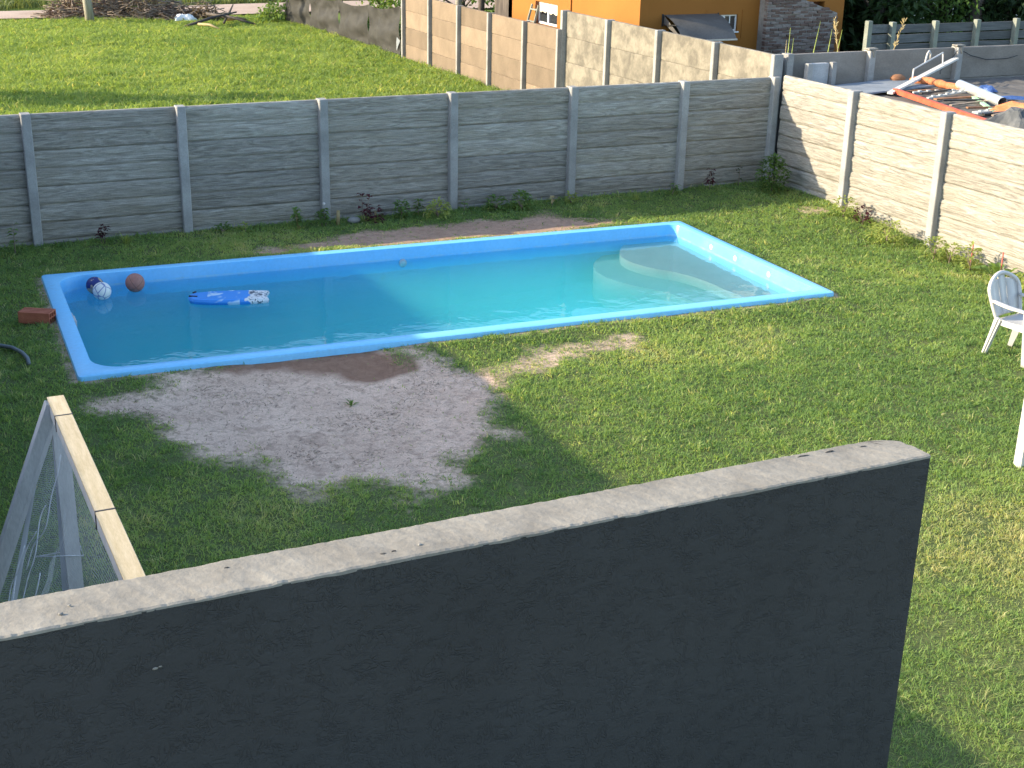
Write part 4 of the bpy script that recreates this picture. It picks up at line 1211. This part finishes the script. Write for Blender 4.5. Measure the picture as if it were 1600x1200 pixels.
# grey boxes at the corner of the plots
m = MB(); m.box(-.14, .14, -.12, .12, 0, 2.08, .006); one('meter_pillar', 'grey cement meter pillar just behind the fence corner', 'pillar', m, M_GREYBOX, (.34, .42, 0))
m = MB(); m.box(-.05, .05, -.05, .05, 0, 2.03, .008); one('short_post', 'short pale concrete post stub beside the meter pillar', 'post', m, M_POST, (.60, -.08, 0))
m = MB(); m.box(-.17, .17, -.05, .05, 0, 2.02, .008); one('cement_slab', 'grey cement slab with white cap leaning by the wall corner', 'slab', m, M_GREYBOX, (.86, -.02, 0))
m = MB(); m.box(-.045, .045, -.045, .045, 0, 2.04, .008); one('short_post', 'second short concrete post stub right of the grey slab', 'post', m, M_POST, (1.10, -.10, 0))
for k, (x, lab) in enumerate(((2.08, 'pale broken cement lump topping the first grey wall post'), (4.08, 'pale broken cement lump topping the second grey wall post'))):
    m = MB(); m.box(-.10, .10, -.08, .06, 0, .035, .01); m.bar((.0, -.085, .0), (.02, -.09, -.12), .07, .02, (0, 1, 0), w2=.02)
    one('mortar_lump', lab, 'mortar', m, M_STONE if k == 2 else M_CAP, (x, .14, 2.185))

# ------------------------------------------------------------------ plants
def jit(r, a): return r.uniform(-a, a)
def plant(kind, label, x, y, h, w, mat, stem_mat=None, seed=0, name=None, nleaf=None, group=None):
    r = random.Random(seed + int(abs(x * 100)))
    z = float(gz(x, y)) - .01
    root = thing(name or 'garden_plant', label, 'plant', (x, y, z), r.uniform(0, 6), group or 'young plants along the garden fences')
    st = MB(); lf = MB()
    if kind == 'upright':                 # a few stems with leaves along them
        ns = max(1, int(w / .07))
        for s in range(ns):
            bx_, by_ = jit(r, w * .25), jit(r, w * .25); tx, ty = bx_ + jit(r, w * .35), by_ + jit(r, w * .35); hh = h * r.uniform(.7, 1)
            st.tube([(bx_, by_, 0), ((bx_ + tx) / 2 + jit(r, .01), (by_ + ty) / 2, hh * .5), (tx, ty, hh)], [.008, .006, .003], 5)
            for k in range(nleaf or 16):
                t = r.uniform(.3, 1); a = r.uniform(0, 6.28)
                p = (bx_ + (tx - bx_) * t, by_ + (ty - by_) * t, hh * t)
                lf.leaf(p, (math.cos(a), math.sin(a), r.uniform(-.1, .7)), (0, 0, 1), r.uniform(.6, 1.1) * .13, r.uniform(.045, .07), .3)
    elif kind == 'bush':
        st.tube([(0, 0, 0), (0, 0, h * .5)], [.012, .006], 6)
        for s in range(5):
            a = r.uniform(0, 6.28); st.tube([(0, 0, h * .15), (math.cos(a) * w * .3, math.sin(a) * w * .3, h * r.uniform(.5, .8))], [.006, .003], 5)
        for k in range(nleaf or 130):
            a = r.uniform(0, 6.28); q = r.random() ** .5 * w / 2; t = r.random()
            zz = h * (.1 + .85 * t); q *= math.sin(math.pi * min(1, .25 + .7 * t)) ** .6
            p = (math.cos(a) * q, math.sin(a) * q, zz)
            lf.leaf(p, (math.cos(a) + jit(r, .6), math.sin(a) + jit(r, .6), r.uniform(-.2, .9)), (0, 0, 1), r.uniform(.06, .12), r.uniform(.035, .06), .25)
    elif kind == 'spiky':
        for k in range(nleaf or 26):
            a = r.uniform(0, 6.28); e = r.uniform(.35, 1.4); L = h * r.uniform(.7, 1.15)
            lf.leaf((0, 0, 0), (math.cos(a) * math.cos(e), math.sin(a) * math.cos(e), math.sin(e)), (0, 0, 1), L, .018, .25)
    elif kind == 'big':
        for k in range(nleaf or 11):
            a = k * 2.4; e = r.uniform(.3, 1.1); L = h * r.uniform(.45, .7)
            d = Vector((math.cos(a) * math.cos(e), math.sin(a) * math.cos(e), math.sin(e)))
            st.tube([(0, 0, 0), tuple(d * L * .6)], [.007, .004], 5)
            lf.leaf(tuple(d * L * .55), d, (0, 0, 1), L * .9, L * .5, .25)
    if st.v: st.build('stem', stem_mat or M_BRANCH, root)
    if lf.v: lf.build('foliage', mat, root)
    return root
YB = -.30
plant('upright', 'purple-leaved young plant left of the pool by the grey fence', -11.36, -.22, .30, .14, M_LEAFP, seed=1, nleaf=12)
plant('spiky', 'pale strappy tuft beside the leftmost purple plant', -11.10, -.40, .26, .2, M_LEAFY, seed=2)
plant('spiky', 'low dark green tuft under the leftmost fence post', -11.98, -.22, .16, .2, M_LEAF, seed=3)
plant('bush', 'low green seedling behind the pool, second fence panel from the left', -11.0 + 1.32, -.22, .15, .2, M_LEAF, seed=4, nleaf=40)
plant('upright', 'thin upright green seedling near the second fence post', -9.34, -.30, .16, .08, M_LEAFY, seed=5, nleaf=10)
plant('upright', 'green plant on a pale bare stem left of the third fence post', -8.57, -.36, .34, .14, M_LEAF, M_STRAW, seed=6, nleaf=20)
o = plant('upright', 'green plant with a small white flower at the third fence post', -8.17, -.30, .33, .14, M_LEAF, seed=7, nleaf=26)
m = MB(); m.sphere((0, 0, .35), .022, 8, 6); m.build('flower', M_PLASTIC, o)
m = MB(); m.tube([(0, 0, -.05), (.01, 0, .22)], [.03, .026], 8); one('stake', 'short pale wooden stake just right of the third fence post', 'stake', m, M_STRAW, (-7.97, -.33, 0))
m = MB(); m.sphere((0, 0, .04), .09, 9, 6, (1.2, .8, .6)); one('stone', 'grey stone by the fence below the tall purple plant', 'stone', m, M_STONE, (-7.70, -.28, 0))
plant('upright', 'tall red-purple plant on bare stems against the grey fence', -7.50, -.20, .42, .2, M_LEAFP, seed=8, nleaf=11)
plant('bush', 'dark purple bushy plant on a pale stem beside the tall purple one', -7.40, -.38, .26, .24, M_LEAFP, M_STRAW, seed=9, nleaf=70)
plant('bush', 'leafy green shrub right of the dark purple plants', -6.94, -.28, .30, .20, M_LEAF, seed=10, nleaf=120)
plant('upright', 'slim green shrub standing close to the fence mid pool', -6.60, -.18, .32, .12, M_LEAF, seed=11, nleaf=26)
plant('bush', 'spreading pale green shrub left of the fourth fence post', -6.42, -.48, .30, .36, M_LEAFY, seed=12, nleaf=120)
plant('upright', 'thin dark stem plant just right of the fourth fence post', -5.85, -.18, .26, .08, M_LEAF, seed=13, nleaf=6)
plant('bush', 'low round green shrub behind the pool middle', -5.33, -.25, .24, .34, M_LEAF, seed=14, nleaf=110)
plant('bush', 'bright green rounded shrub next to the bare soil behind the pool', -4.97, -.42, .30, .28, M_LEAF, seed=15, nleaf=140)
plant('upright', 'thin pale twig plant left of the fifth fence post', -4.42, -.36, .20, .10, M_STRAW, seed=16, nleaf=8)
plant('bush', 'small yellow-green sprig at the fifth fence post', -4.06, -.36, .20, .16, M_LEAFY, seed=17, nleaf=50)
plant('spiky', 'pale spiky rosette on the grass between fifth and sixth posts', -2.86, -.40, .22, .3, M_LEAFY, seed=18, nleaf=22)
plant('upright', 'small green plant with pale base left of the sixth post', -2.12, -.22, .22, .12, M_LEAF, seed=19, nleaf=16)
plant('upright', 'red-purple upright plant in the last fence panel', -1.38, -.25, .40, .10, M_LEAFP, seed=20, nleaf=30)
plant('upright', 'tall thin dark stem near the fence corner', -.74, -.16, .55, .07, M_LEAFD, seed=21, nleaf=6)
plant('bush', 'large loose shrub standing in the fence corner', -.44, -.74, .64, .52, M_LEAF, seed=22, nleaf=560)
plant('bush', 'pale green shrub at the base of the sunlit fence first post', -.34, -2.55, .34, .42, M_LEAFY, seed=23, nleaf=120)
plant('bush', 'dark purple rosette plant at the base of the sunlit fence', -.30, -2.98, .30, .30, M_LEAFP, seed=24, nleaf=60)
plant('bush', 'yellow-green spreading bush beside the sunlit fence', -.50, -3.80, .34, .60, M_LEAFY, seed=25, nleaf=200)
plant('bush', 'yellow-green shrub under the second sunlit fence post', -.42, -4.75, .34, .36, M_LEAFY, seed=26, nleaf=110)
plant('bush', 'small pale shrub right of the second sunlit fence post', -.38, -5.02, .32, .26, M_LEAFY, seed=27, nleaf=70)
plant('bush', 'small variegated shrub tied to a red stake', -.36, -5.42, .38, .24, M_LEAFY, seed=28, nleaf=90)
m = MB(); m.tube([(0, 0, -.2), (.01, 0, .36)], .009, 6); one('stake', 'thin red stake behind the small variegated shrub', 'stake', m, M_PINK, (-.33, -5.38, -.10))
plant('big', 'broad-leaved green plant near the plastic chair', -.36, -6.02, .52, .4, M_LEAF, seed=29)
m = MB(); m.tube([(0, 0, -.2), (.0, .01, .38)], .010, 6); one('stake', 'red stake standing in the broad-leaved plant', 'stake', m, M_PINK, (-.36, -6.0, -.10))
plant('bush', 'yellow-green clump behind the chair back by the fence', -.40, -6.55, .30, .38, M_LEAFY, seed=30, nleaf=90)
plant('upright', 'leafy twig at the far left in front of the grey fence', -12.55, -.35, .62, .12, M_LEAF, seed=31, nleaf=14)
plant('spiky', 'single green grass tuft growing in the bare soil patch', -10.16, -7.30, .12, .06, M_LEAF, seed=32, nleaf=14)
# reeds behind the pale wall corner
for k, (x, y, h, lab) in enumerate(((.55, .55, 2.35, 'first tall reed blade left behind the pale wall end'), (.85, .9, 2.52, 'thick reed blade rising in front of the brick chimney'), (1.15, 1.2, 2.30, 'short reed blade between the two taller reeds'), (1.35, .9, 2.62, 'tallest leaning reed blade before the brickwork'), (2.0, 1.3, 2.42, 'curved reed blade above the grey wall'), (2.35, 1.5, 2.38, 'small bent reed blade near the brick edge'))):
    rt = thing('reed', lab, 'plant', (x, y, 0), 0, 'reeds behind the wall corner')
    m = MB(); r = random.Random(k)
    dx = (.0, .02, .03, .16, .1, .14)[k]
    m.tube([(0, 0, 0), (dx * .2, 0, h * .7), (dx, 0, h)], [.02, .022, .004], 5, flat=.3); m.build('blade', M_STRAW if k in (0,) else M_LEAFY, rt)
    for q in range(5):
        a = r.uniform(0, 6.28); m2 = MB(); m2.leaf((0, 0, .1), (math.cos(a) * .3, math.sin(a) * .3, 1), (1, 0, 0), h * .8, .03, .05); m2.build('leaf', M_LEAFY, rt)
for k, (x, y, h, dx, lab) in enumerate(((2.75, .5, 2.62, .32, 'dry straw stalk with seed head standing above the grey wall'), (2.3, 1.2, 2.6, -.25, 'thin dry stalk leaning before the orange wall end'))):
    rt = thing('dry_stalk', lab, 'plant', (x, y, 0))
    m = MB(); m.tube([(0, 0, 0), (dx * .3, 0, h * .75), (dx, 0, h)], [.012, .010, .004], 5); m.build('stalk', M_STRAW, rt)
    m = MB(); r = random.Random(k + 5)
    for q in range(30):
        t = r.uniform(.82, 1); m.leaf((dx * (.3 + .7 * (t - .75) / .25), 0, h * t), (r.uniform(-1, 1), r.uniform(-1, 1), 1.5), (1, 0, 0), .10, .02, .1)
    m.build('seed_head', M_STRAW, rt)

# ------------------------------------------------------------------ trees and bushes far behind
def tree(label, x, y, h, cr, trunk_h, mat, seed, nleaf=2600, name='tree', ls=.16, tr=.14):
    r = random.Random(seed)
    root = thing(name, label, 'tree' if name == 'tree' else 'bush', (x, y, 0), 0, 'trees and bushes beyond the walls')
    st = MB()
    st.tube([(0, 0, -.2), (jit(r, .08), jit(r, .08), trunk_h * .5), (jit(r, .15), jit(r, .15), trunk_h), (jit(r, .3), jit(r, .3), h * .8)], [tr, tr * .85, tr * .7, tr * .25], 9)
    cl = []
    for k in range(16):
        a = r.uniform(0, 6.28); q = cr * r.uniform(.2, .85); zz = trunk_h + (h - trunk_h) * r.uniform(.0, .95)
        c = Vector((math.cos(a) * q, math.sin(a) * q, zz)); cl.append((c, cr * r.uniform(.28, .5)))
        st.tube([(0, 0, zz * .6), tuple(c * .5 + Vector((0, 0, zz * .35))), tuple(c)], [tr * .35, tr * .22, .015], 6)
    st.build('trunk', M_BARKD, root)
    lf = MB()
    for k in range(nleaf):
        c, rad = cl[r.randrange(len(cl))]
        d = Vector((r.gauss(0, 1), r.gauss(0, 1), r.gauss(0, 1))).normalized() * rad * r.random() ** .4
        p = c + d
        if p.z < .1: p.z = .1
        lf.leaf(tuple(p), (d.x + jit(r, .5), d.y + jit(r, .5), d.z * .5 + jit(r, .5)), (jit(r, 1), jit(r, 1), 1), ls * r.uniform(.6, 1.2), ls * .5, .2)
    lf.build('crown', mat, root)
tree('dense dark tree behind the board fence next to the orange house', 9.2, 8.6, 5.2, 1.9, .5, M_LEAFD, 1, 5200, ls=.26)
tree('lighter green bush left of the bare trunk behind the board fence', 11.0, 8.4, 3.2, 1.2, .2, M_LEAFB, 2, 2400, 'bush')
tree('dark hedge bush right of the bare trunk behind the board fence', 12.9, 8.0, 3.0, 1.2, .2, M_LEAFD, 3, 3000, 'bush', ls=.24)
tree('yellow-green bush far right behind the board fence', 14.3, 7.4, 2.9, 1.0, .2, M_LEAFB, 4, 2000, 'bush')
bt = thing('tree', 'bare dark tree trunk standing between the bushes', 'tree', (11.85, 8.0, 0))
m = MB(); m.tube([(0, 0, -.2), (.03, 0, 2), (.02, .02, 5)], [.19, .17, .15], 12); m.build('trunk', M_BARKD, bt)
tree('dark evergreen squeezed between the orange house and the board fence', 7.9, 9.3, 5.0, 1.5, .3, M_LEAFD, 5, 4200, ls=.26)
tree('dark evergreen further back behind the board fence', 10.2, 11.2, 6.0, 2.4, .3, M_LEAFD, 6, 6000, ls=.36)
tree('dark evergreen far back right of the bare trunk', 13.6, 11.0, 5.5, 2.0, .3, M_LEAFD, 7, 5000, ls=.34)
tree('broad dark tree closing the gap behind the board fence', 9.0, 13.5, 6.5, 2.6, .2, M_LEAFD, 8, 6500, ls=.4)
bw = thing('white_building', 'pale building glimpsed behind the bushes at top right', 'building', (20, 16, 0))
m = MB(); m.box(-4, 6, 0, 4, -.2, 4); m.build('wall', M_WHITEWALL, bw)
m = MB(); m.box(-4.3, 6.3, -.6, 4.3, 4, 4.2); m.build('roof', M_GREYC, bw)
m = MB(); m.box(-1.2, .4, -.03, 0, .9, 2.1); m.build('window', M_GLASS, bw)
m = MB(); m.box(-.2, .2, -.2, .2, -.2, 5, .02); one('concrete_pillar', 'grey concrete pillar at the far top right corner', 'pillar', m, M_GREYBOX, (14.2, 6.3, 0))
tree('slender tree out in the field left of the picture', -16.2, 15.05, 4.3, .75, 1.0, M_LEAFD, 77, 3600, ls=.3, tr=.15)
# trees left of the house, seen over the tan wall
for k, (x, y, lab) in enumerate(((3.0, 20.5, 'slim tree behind the tan wall left of the orange house'), (2.3, 23.5, 'leafy tree behind the tan wall end'), (4.2, 17.2, 'dark tree close beside the orange house corner'))):
    tree(lab, x, y, 4.2, 1.6, 1.3, M_LEAFD if k == 2 else M_LEAFB, 20 + k, 2200, ls=.2, tr=.11)
for k, (x, y, lab) in enumerate(((2.3, 19.2, 'thin pale trunk left above the tan wall'), (2.6, 18.2, 'dark thin trunk in the middle above the tan wall'), (2.7, 17.0, 'dark thin trunk right above the tan wall'))):
    m = MB(); m.tube([(0, 0, -.2), (.05, .02, 1.5), (.02, .05, 4)], [.11, .10, .06], 8); m.build('trunk', M_POLE if k == 0 else M_BARKD, thing('tree', lab, 'tree', (x, y, 0)))
sb = thing('garden_shed', 'dark brown timber shed behind the tan wall', 'shed', (3.4, 15.0, 0))
m = MB(); m.box(-.8, .9, 0, 2.2, -.2, 2.3); m.build('wall', M_BARKD, sb)
m = MB(); m.box(-1.0, 1.1, -.2, 2.4, 2.3, 2.4); m.build('roof', M_BOARD, sb)

# ------------------------------------------------------------------ shade cloth fence and the field's far end
def shade_cloth():
    root = thing('shade_cloth_fence', 'sagging black shade-cloth fence at the end of the tan wall', 'fence', (0, 0, 0))
    r = random.Random(8)
    posts = [(-.10, 17.6, 1.40), (-.18, 20.0, 1.22), (-.28, 22.4, 1.16), (-.40, 25.0, 1.12), (-.55, 27.4, 1.10)]
    for (x, y, h) in posts[1:]:
        m = MB(); m.tube([(x + .04, y, -.2), (x + .04 + jit(r, .04), y, h + .05)], .025, 7); m.build('stake', M_BARKD, root)
    for i in range(len(posts) - 1):
        (xa, ya, ha), (xb, yb, hb) = posts[i], posts[i + 1]
        m = MB(); vs_ = []; nu, nv = 26, 16
        for j in range(nv + 1):
            for k in range(nu + 1):
                u, v = k / nu, j / nv
                top = ha + (hb - ha) * u - .10 * math.sin(math.pi * u)
                bot = .03 + .05 * float(fbm(u * 4 + i, .5, 4))
                z = bot + (top - bot) * v
                x = xa + (xb - xa) * u - .03 + (float(fbm(u * 3.5 + i * 3, v * 2.2, 61)) - .5) * .30 * math.sin(math.pi * u) ** .5 + .03 * math.sin(v * 9 + u * 3)
                vs_.append((x, ya + .02 + (yb - ya - .04) * u, z))
        n1 = nu + 1
        m.add(vs_, [(j * n1 + k, j * n1 + k + 1, (j + 1) * n1 + k + 1, (j + 1) * n1 + k) for j in range(nv) for k in range(nu)], True)
        m.build('cloth_panel', M_NETB, root)
    m = MB(); m.leaf((-.16, 17.75, .75), (0, .1, -1), (1, 0, 0), .6, .28, 0); m.build('green_scrap', M_SLATE, root)
shade_cloth()
tree('leafy creeper bush at the far end of the black shade cloth', -.95, 27.6, 2.4, .75, .2, M_LEAFB, 41, 1500, 'bush', ls=.15, tr=.05)
tree('green hedge bush behind the black shade cloth', 1.2, 23.0, 2.0, 1.0, .2, M_LEAFB, 42, 1500, 'bush', ls=.16, tr=.06)
tree('second green hedge bush nearer the tan wall end', 1.3, 20.6, 1.9, 1.0, .2, M_LEAFB, 43, 1500, 'bush', ls=.16, tr=.06)
m = MB(); m.tube([(.12, .1, -.2), (.0, 0, 1.2), (-.12, 0, 2.6), (-.3, .0, 4.5)], [.15, .14, .125, .11], 12)
one('wooden_pole', 'leaning grey wooden pole in front of the brush pile', 'pole', m, M_POLE, (-6.98, 28.35, 0))

# brush pile: each heap of cut branches is one thing of many twigs
def brush(label, x, y, rx, ry, h, n, seed, mats):
    r = random.Random(seed)
    root = thing('brush_pile', label, 'brush pile', (x, y, 0), 0, 'heaps of cut branches at the road')
    for mi, (mt, nm, share) in enumerate(mats):
        m = MB()
        for k in range(int(n * share)):
            a = r.uniform(0, 6.28); q = r.random() ** .5
            px, py = math.cos(a) * q * rx, math.sin(a) * q * ry
            pz = h * (1 - q ** 2) * r.random() + .03
            if nm == 'leaf_litter':
                m.leaf((px, py, pz), (jit(r, 1), jit(r, 1), jit(r, .8)), (0, 0, 1), r.uniform(.08, .2), .07, .2)
            else:
                L = r.uniform(.3, 1.1); aa = r.uniform(0, 6.28); e = r.uniform(-.15, .45)
                d = Vector((math.cos(aa) * math.cos(e), math.sin(aa) * math.cos(e) * .6, math.sin(e)))
                p = Vector((px, py, pz))
                m.tube([p - d * L / 2, p + Vector((jit(r, .05), jit(r, .05), jit(r, .04))), p + d * L / 2], [r.uniform(.010, .022), .012, .005], 4)
        o = m.build(nm, mt, root); o['kind'] = 'stuff'
    return root
M_LIT = leaf_mat('dead_leaf', (.14, .10, .06), (.28, .21, .12), .2, 4)
M_LIT2 = leaf_mat('dead_leaf_dark', (.08, .05, .04), (.17, .11, .08), .2, 4)
brush('big heap of cut branches left part, behind the pole', -6.6, 30.1, 1.6, .9, 1.25, 520, 1, [(M_BRANCH, 'twigs', 1), (M_LIT2, 'leaf_litter', 2.4)])
brush('big heap of cut branches middle part', -5.0, 29.6, 1.5, .9, 1.2, 520, 2, [(M_BRANCH, 'twigs', 1), (M_LIT, 'leaf_litter', 2.4)])
brush('low brown heap of branches right of the big heap', -3.9, 29.0, 1.1, .7, .5, 260, 3, [(M_BRANCH, 'twigs', 1), (M_LIT2, 'leaf_litter', 2.6)])
brush('small pale heap of dry garden waste at the road', -3.05, 28.6, .62, .5, .62, 90, 4, [(M_BRANCH, 'twigs', .6), (M_LIT, 'leaf_litter', 6)])
one('plastic_bag', 'crumpled white plastic bag beside the small heap', 'bag', crumple(10, 8, .34, .22, .26, 5), M_WHITEWALL, (-3.78, 28.35, .04))
for k, (a, b_, w, mt, lab) in enumerate((((-4.3, 26.2, .05), (-2.2, 27.6, .34), .05, M_BARKD, 'long dark branch lying across the field grass'), ((-3.2, 27.7, .30), (-1.9, 26.3, .06), .05, M_BARKD, 'dark branch crossing the long branch'), ((-3.9, 25.9, .16), (-3.45, 25.0, .10), .045, M_STRAW, 'short pale stick lying in the grass'), ((-2.6, 27.4, .12), (-1.9, 27.5, .10), .06, M_STRAW, 'pale stripped branch by the road edge'), ((-2.8, 27.0, .05), (-2.2, 28.0, .55), .04, M_BARKD, 'dark branch end sticking up beside the road'))):
    m = MB(); A = Vector(a); B_ = Vector(b_); md = (A + B_) / 2 + Vector((.05, .06, .04)); m.tube([A, md, B_], [w * .9, w, w * .5], 7); one('branch', lab, 'branch', m, mt)['group'] = 'loose branches in the field'
m = MB(); m.tube([(-4.9, 29.3, .5), (-4.7, 29.3, 1.0), (-4.3, 29.2, 1.05), (-3.9, 29.1, .75)], [.03, .028, .02, .012], 6); one('branch', 'arched pale branch on top of the big heap', 'branch', m, M_POLE)

# ------------------------------------------------------------------ grass, every blade real
CMI = np.array(CAMM.inverted())
def in_view(x, y, z, pad=.12):
    P = np.stack([x, y, z, np.ones_like(x)], 0)
    q = CMI @ P
    d = -q[2]
    f = 48.23 / 36 * 2
    u = q[0] / np.maximum(d, .01) * f; v = q[1] / np.maximum(d, .01) * f
    return (d > .5) & (np.abs(u) < 1 + pad) & (np.abs(v) < .75 + pad)
def blades(name, label, x, y, z, ln, wd, lean, az, tone, mat):
    n = len(x)
    base = np.stack([x, y, z], 1)
    h = np.stack([np.cos(az), np.sin(az), np.zeros(n)], 1)
    d = h * lean[:, None] + np.array([0, 0, 1.0]); d /= np.linalg.norm(d, axis=1)[:, None]
    d2 = h * (lean * 2.0 + .15)[:, None] + np.array([0, 0, .45]); d2 /= np.linalg.norm(d2, axis=1)[:, None]
    tw = az + np.pi / 2 + rng.normal(0, .9, n)
    sd = np.stack([np.cos(tw), np.sin(tw), rng.normal(0, .25, n)], 1) * (wd / 2)[:, None]
    mid = base + d * (ln * .5)[:, None]; tip = mid + d2 * (ln * .55)[:, None]
    co = np.stack([base - sd, base + sd, mid + sd * .85, mid - sd * .85, tip], 1).reshape(-1, 3)
    o5 = (np.arange(n) * 5)[:, None]
    li = np.concatenate([o5 + np.array([0, 1, 2, 3]), o5 + np.array([3, 2, 4])], 1).ravel()
    ls = (np.arange(n) * 7)[:, None] + np.array([0, 4])
    me = bpy.data.meshes.new(name)
    me.vertices.add(len(co)); me.vertices.foreach_set('co', np.ascontiguousarray(co, dtype=np.float32).ravel())
    me.loops.add(len(li)); me.loops.foreach_set('vertex_index', li.astype(np.int32))
    me.polygons.add(2 * n); me.polygons.foreach_set('loop_start', ls.ravel().astype(np.int32))
    me.update(calc_edges=True)
    a = me.attributes.new('tone', 'FLOAT', 'POINT'); a.data.foreach_set('value', np.repeat(tone, 5).astype(np.float32))
    o = obj(name, me, mat)
    tag(o, label, 'grass', kind='stuff')
    print(name, n, 'blades')
    return o
def cam_dist(x, y): return np.hypot(x + 14.26, y + 19.5)
def clumped(NC, per, x0, x1, y0, y1, spread):
    cx = rng.uniform(x0, x1, NC); cy = rng.uniform(y0, y1, NC)
    ct = rng.random(NC); ca = rng.uniform(0, 6.28, NC); ch = rng.uniform(.6, 1.25, NC)
    i = np.repeat(np.arange(NC), per); N = len(i)
    q = np.abs(rng.normal(0, spread, N)); a = rng.uniform(0, 6.28, N)
    return cx[i] + np.cos(a) * q, cy[i] + np.sin(a) * q, ct[i], a, ca[i], ch[i]
def lawn():
    x, y, ct, a, ca, ch = clumped(72000, 15, -15, .02, -16.5, .03, .062)
    z = gz(x, y)
    keep = in_view(x, y, z, .06)
    po = pool_out(x, y); keep &= po > .012
    keep &= ~((y < -15.6) & (x < -10.6))
    dist = cam_dist(x, y)
    keep &= rng.random(len(x)) < np.clip((15 / dist) ** 1.1, 0, 1)
    bb = bare_f(x, y)
    b = bb + (fbm(x * 9, y * 9, 71) - .5) * .9 * (bb > .05)
    keep &= rng.random(len(x)) > sstep(.15, .85, b) ** .8 * .995
    x, y, z, ct, a, ca, ch, po, b, dist = [v[keep] for v in (x, y, z, ct, a, ca, ch, po, b, dist)]
    n = len(x)
    grow = .75 + .5 * fbm(x * 1.3, y * 1.3, 81)
    grow *= 1 + .5 * sstep(.30, .0, -y) + .5 * sstep(.25, 0, -x) + .4 * sstep(.20, .02, po) * (rng.random(n) < .6)
    grow *= 1 - .4 * sstep(.1, .5, b)
    ln = .056 * grow * ch * rng.uniform(.6, 1.25, n)
    ln = np.where(ct > .988, ln * 1.75, ln)
    stray = rng.random(n) < .004
    ln = np.where(stray, ln * 1.9, ln)
    wd = .0052 * np.clip(dist / 9, .8, 2.2) * rng.uniform(.7, 1.3, n)
    az = np.where(rng.random(n) < .45, ca + rng.normal(0, .5, n), a)
    lean = np.where(rng.random(n) < .5, rng.uniform(.6, 2.2, n), rng.uniform(.08, .7, n))
    dry = fbm(x * .55 + 4, y * .55, 55)
    tone = .26 * ct + .30 * rng.random(n) + .10 + .34 * fbm(x * 2.6, y * 2.6, 33) + .28 * sstep(.60, .80, dry)
    tone += .30 * sstep(1.6, .2, np.hypot(x + 6.2, y + 12.1)) + .22 * sstep(-9.5, -13, y) * sstep(-9.2, -7.5, x)  # dry patch; past the shadow edge the sun's brightening is put into blade tone
    tone = np.where(ct > .988, tone + .25, tone)
    tone = np.where(rng.random(n) < .02, 1.5, tone)
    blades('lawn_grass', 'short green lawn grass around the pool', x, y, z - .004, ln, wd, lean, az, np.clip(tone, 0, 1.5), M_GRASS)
lawn()
def field():
    x, y, ct, a, ca, ch = clumped(26000, 16, -19, -.05, 5.5, 29.6, .10)
    z = gz(x, y)
    keep = in_view(x, y, z, .04) & (y < 29.85 + .3 * np.sin(x)) & (x < -.12)
    x, y, z, ct, a, ca, ch = [v[keep] for v in (x, y, z, ct, a, ca, ch)]
    n = len(x)
    ln = .16 * (.55 + .8 * fbm(x * .7, y * .7, 91)) * ch * rng.uniform(.6, 1.3, n)
    wd = .016 * rng.uniform(.7, 1.3, n)
    tone = .3 * ct + .25 * rng.random(n) + .55 * fbm(x * .8, y * .8, 37)
    tone = np.where(rng.random(n) < .03, 1.4, tone)
    blades('field_grass', 'bright longer grass of the open field behind the fence', x, y, z - .01, ln, wd, rng.uniform(.15, .9, n), np.where(rng.random(n) < .5, ca, a), tone, M_FIELD)
field()
def verge():
    x, y, ct, a, ca, ch = clumped(3600, 16, -22, 12, 33.4, 46, .2)
    z = np.zeros(len(x))
    keep = in_view(x, y, z, .06) & (y > 33.6 + .08 * x)
    x, y, z, ct, a, ca, ch = [v[keep] for v in (x, y, z, ct, a, ca, ch)]
    n = len(x)
    ln = .5 * (.4 + .9 * fbm(x * .5, y * .5, 95)) * ch
    blades('verge_grass', 'tall dull green grass along the far side of the dirt road', x, y, z, ln, np.full(n, .03), rng.uniform(.1, .6, n), a, .4 * ct + .3 * rng.random(n) + .3 * fbm(x, y, 3), M_VERGE)
verge()
def litter():
    x = rng.uniform(-12.6, -3.5, 120000); y = rng.uniform(-9.7, -.6, 120000)
    b = bare_f(x, y)
    keep = (b > .3) & (pool_out(x, y) > .03) & (wet_f(x, y) < .4) & (rng.random(len(x)) < .55 * sstep(.45, .7, fbm(x * 2.2, y * 2.2, 19)) + .10)
    x, y = x[keep], y[keep]; n = len(x)
    tone = rng.random(n)
    blades('dry_grass_litter', 'dry grass bits and stubble strewn over the bare soil', x, y, gz(x, y) - .002, rng.uniform(.02, .055, n), rng.uniform(.005, .009, n), rng.uniform(1.2, 5, n), rng.uniform(0, 6.28, n), tone, M_LITTER)
litter()
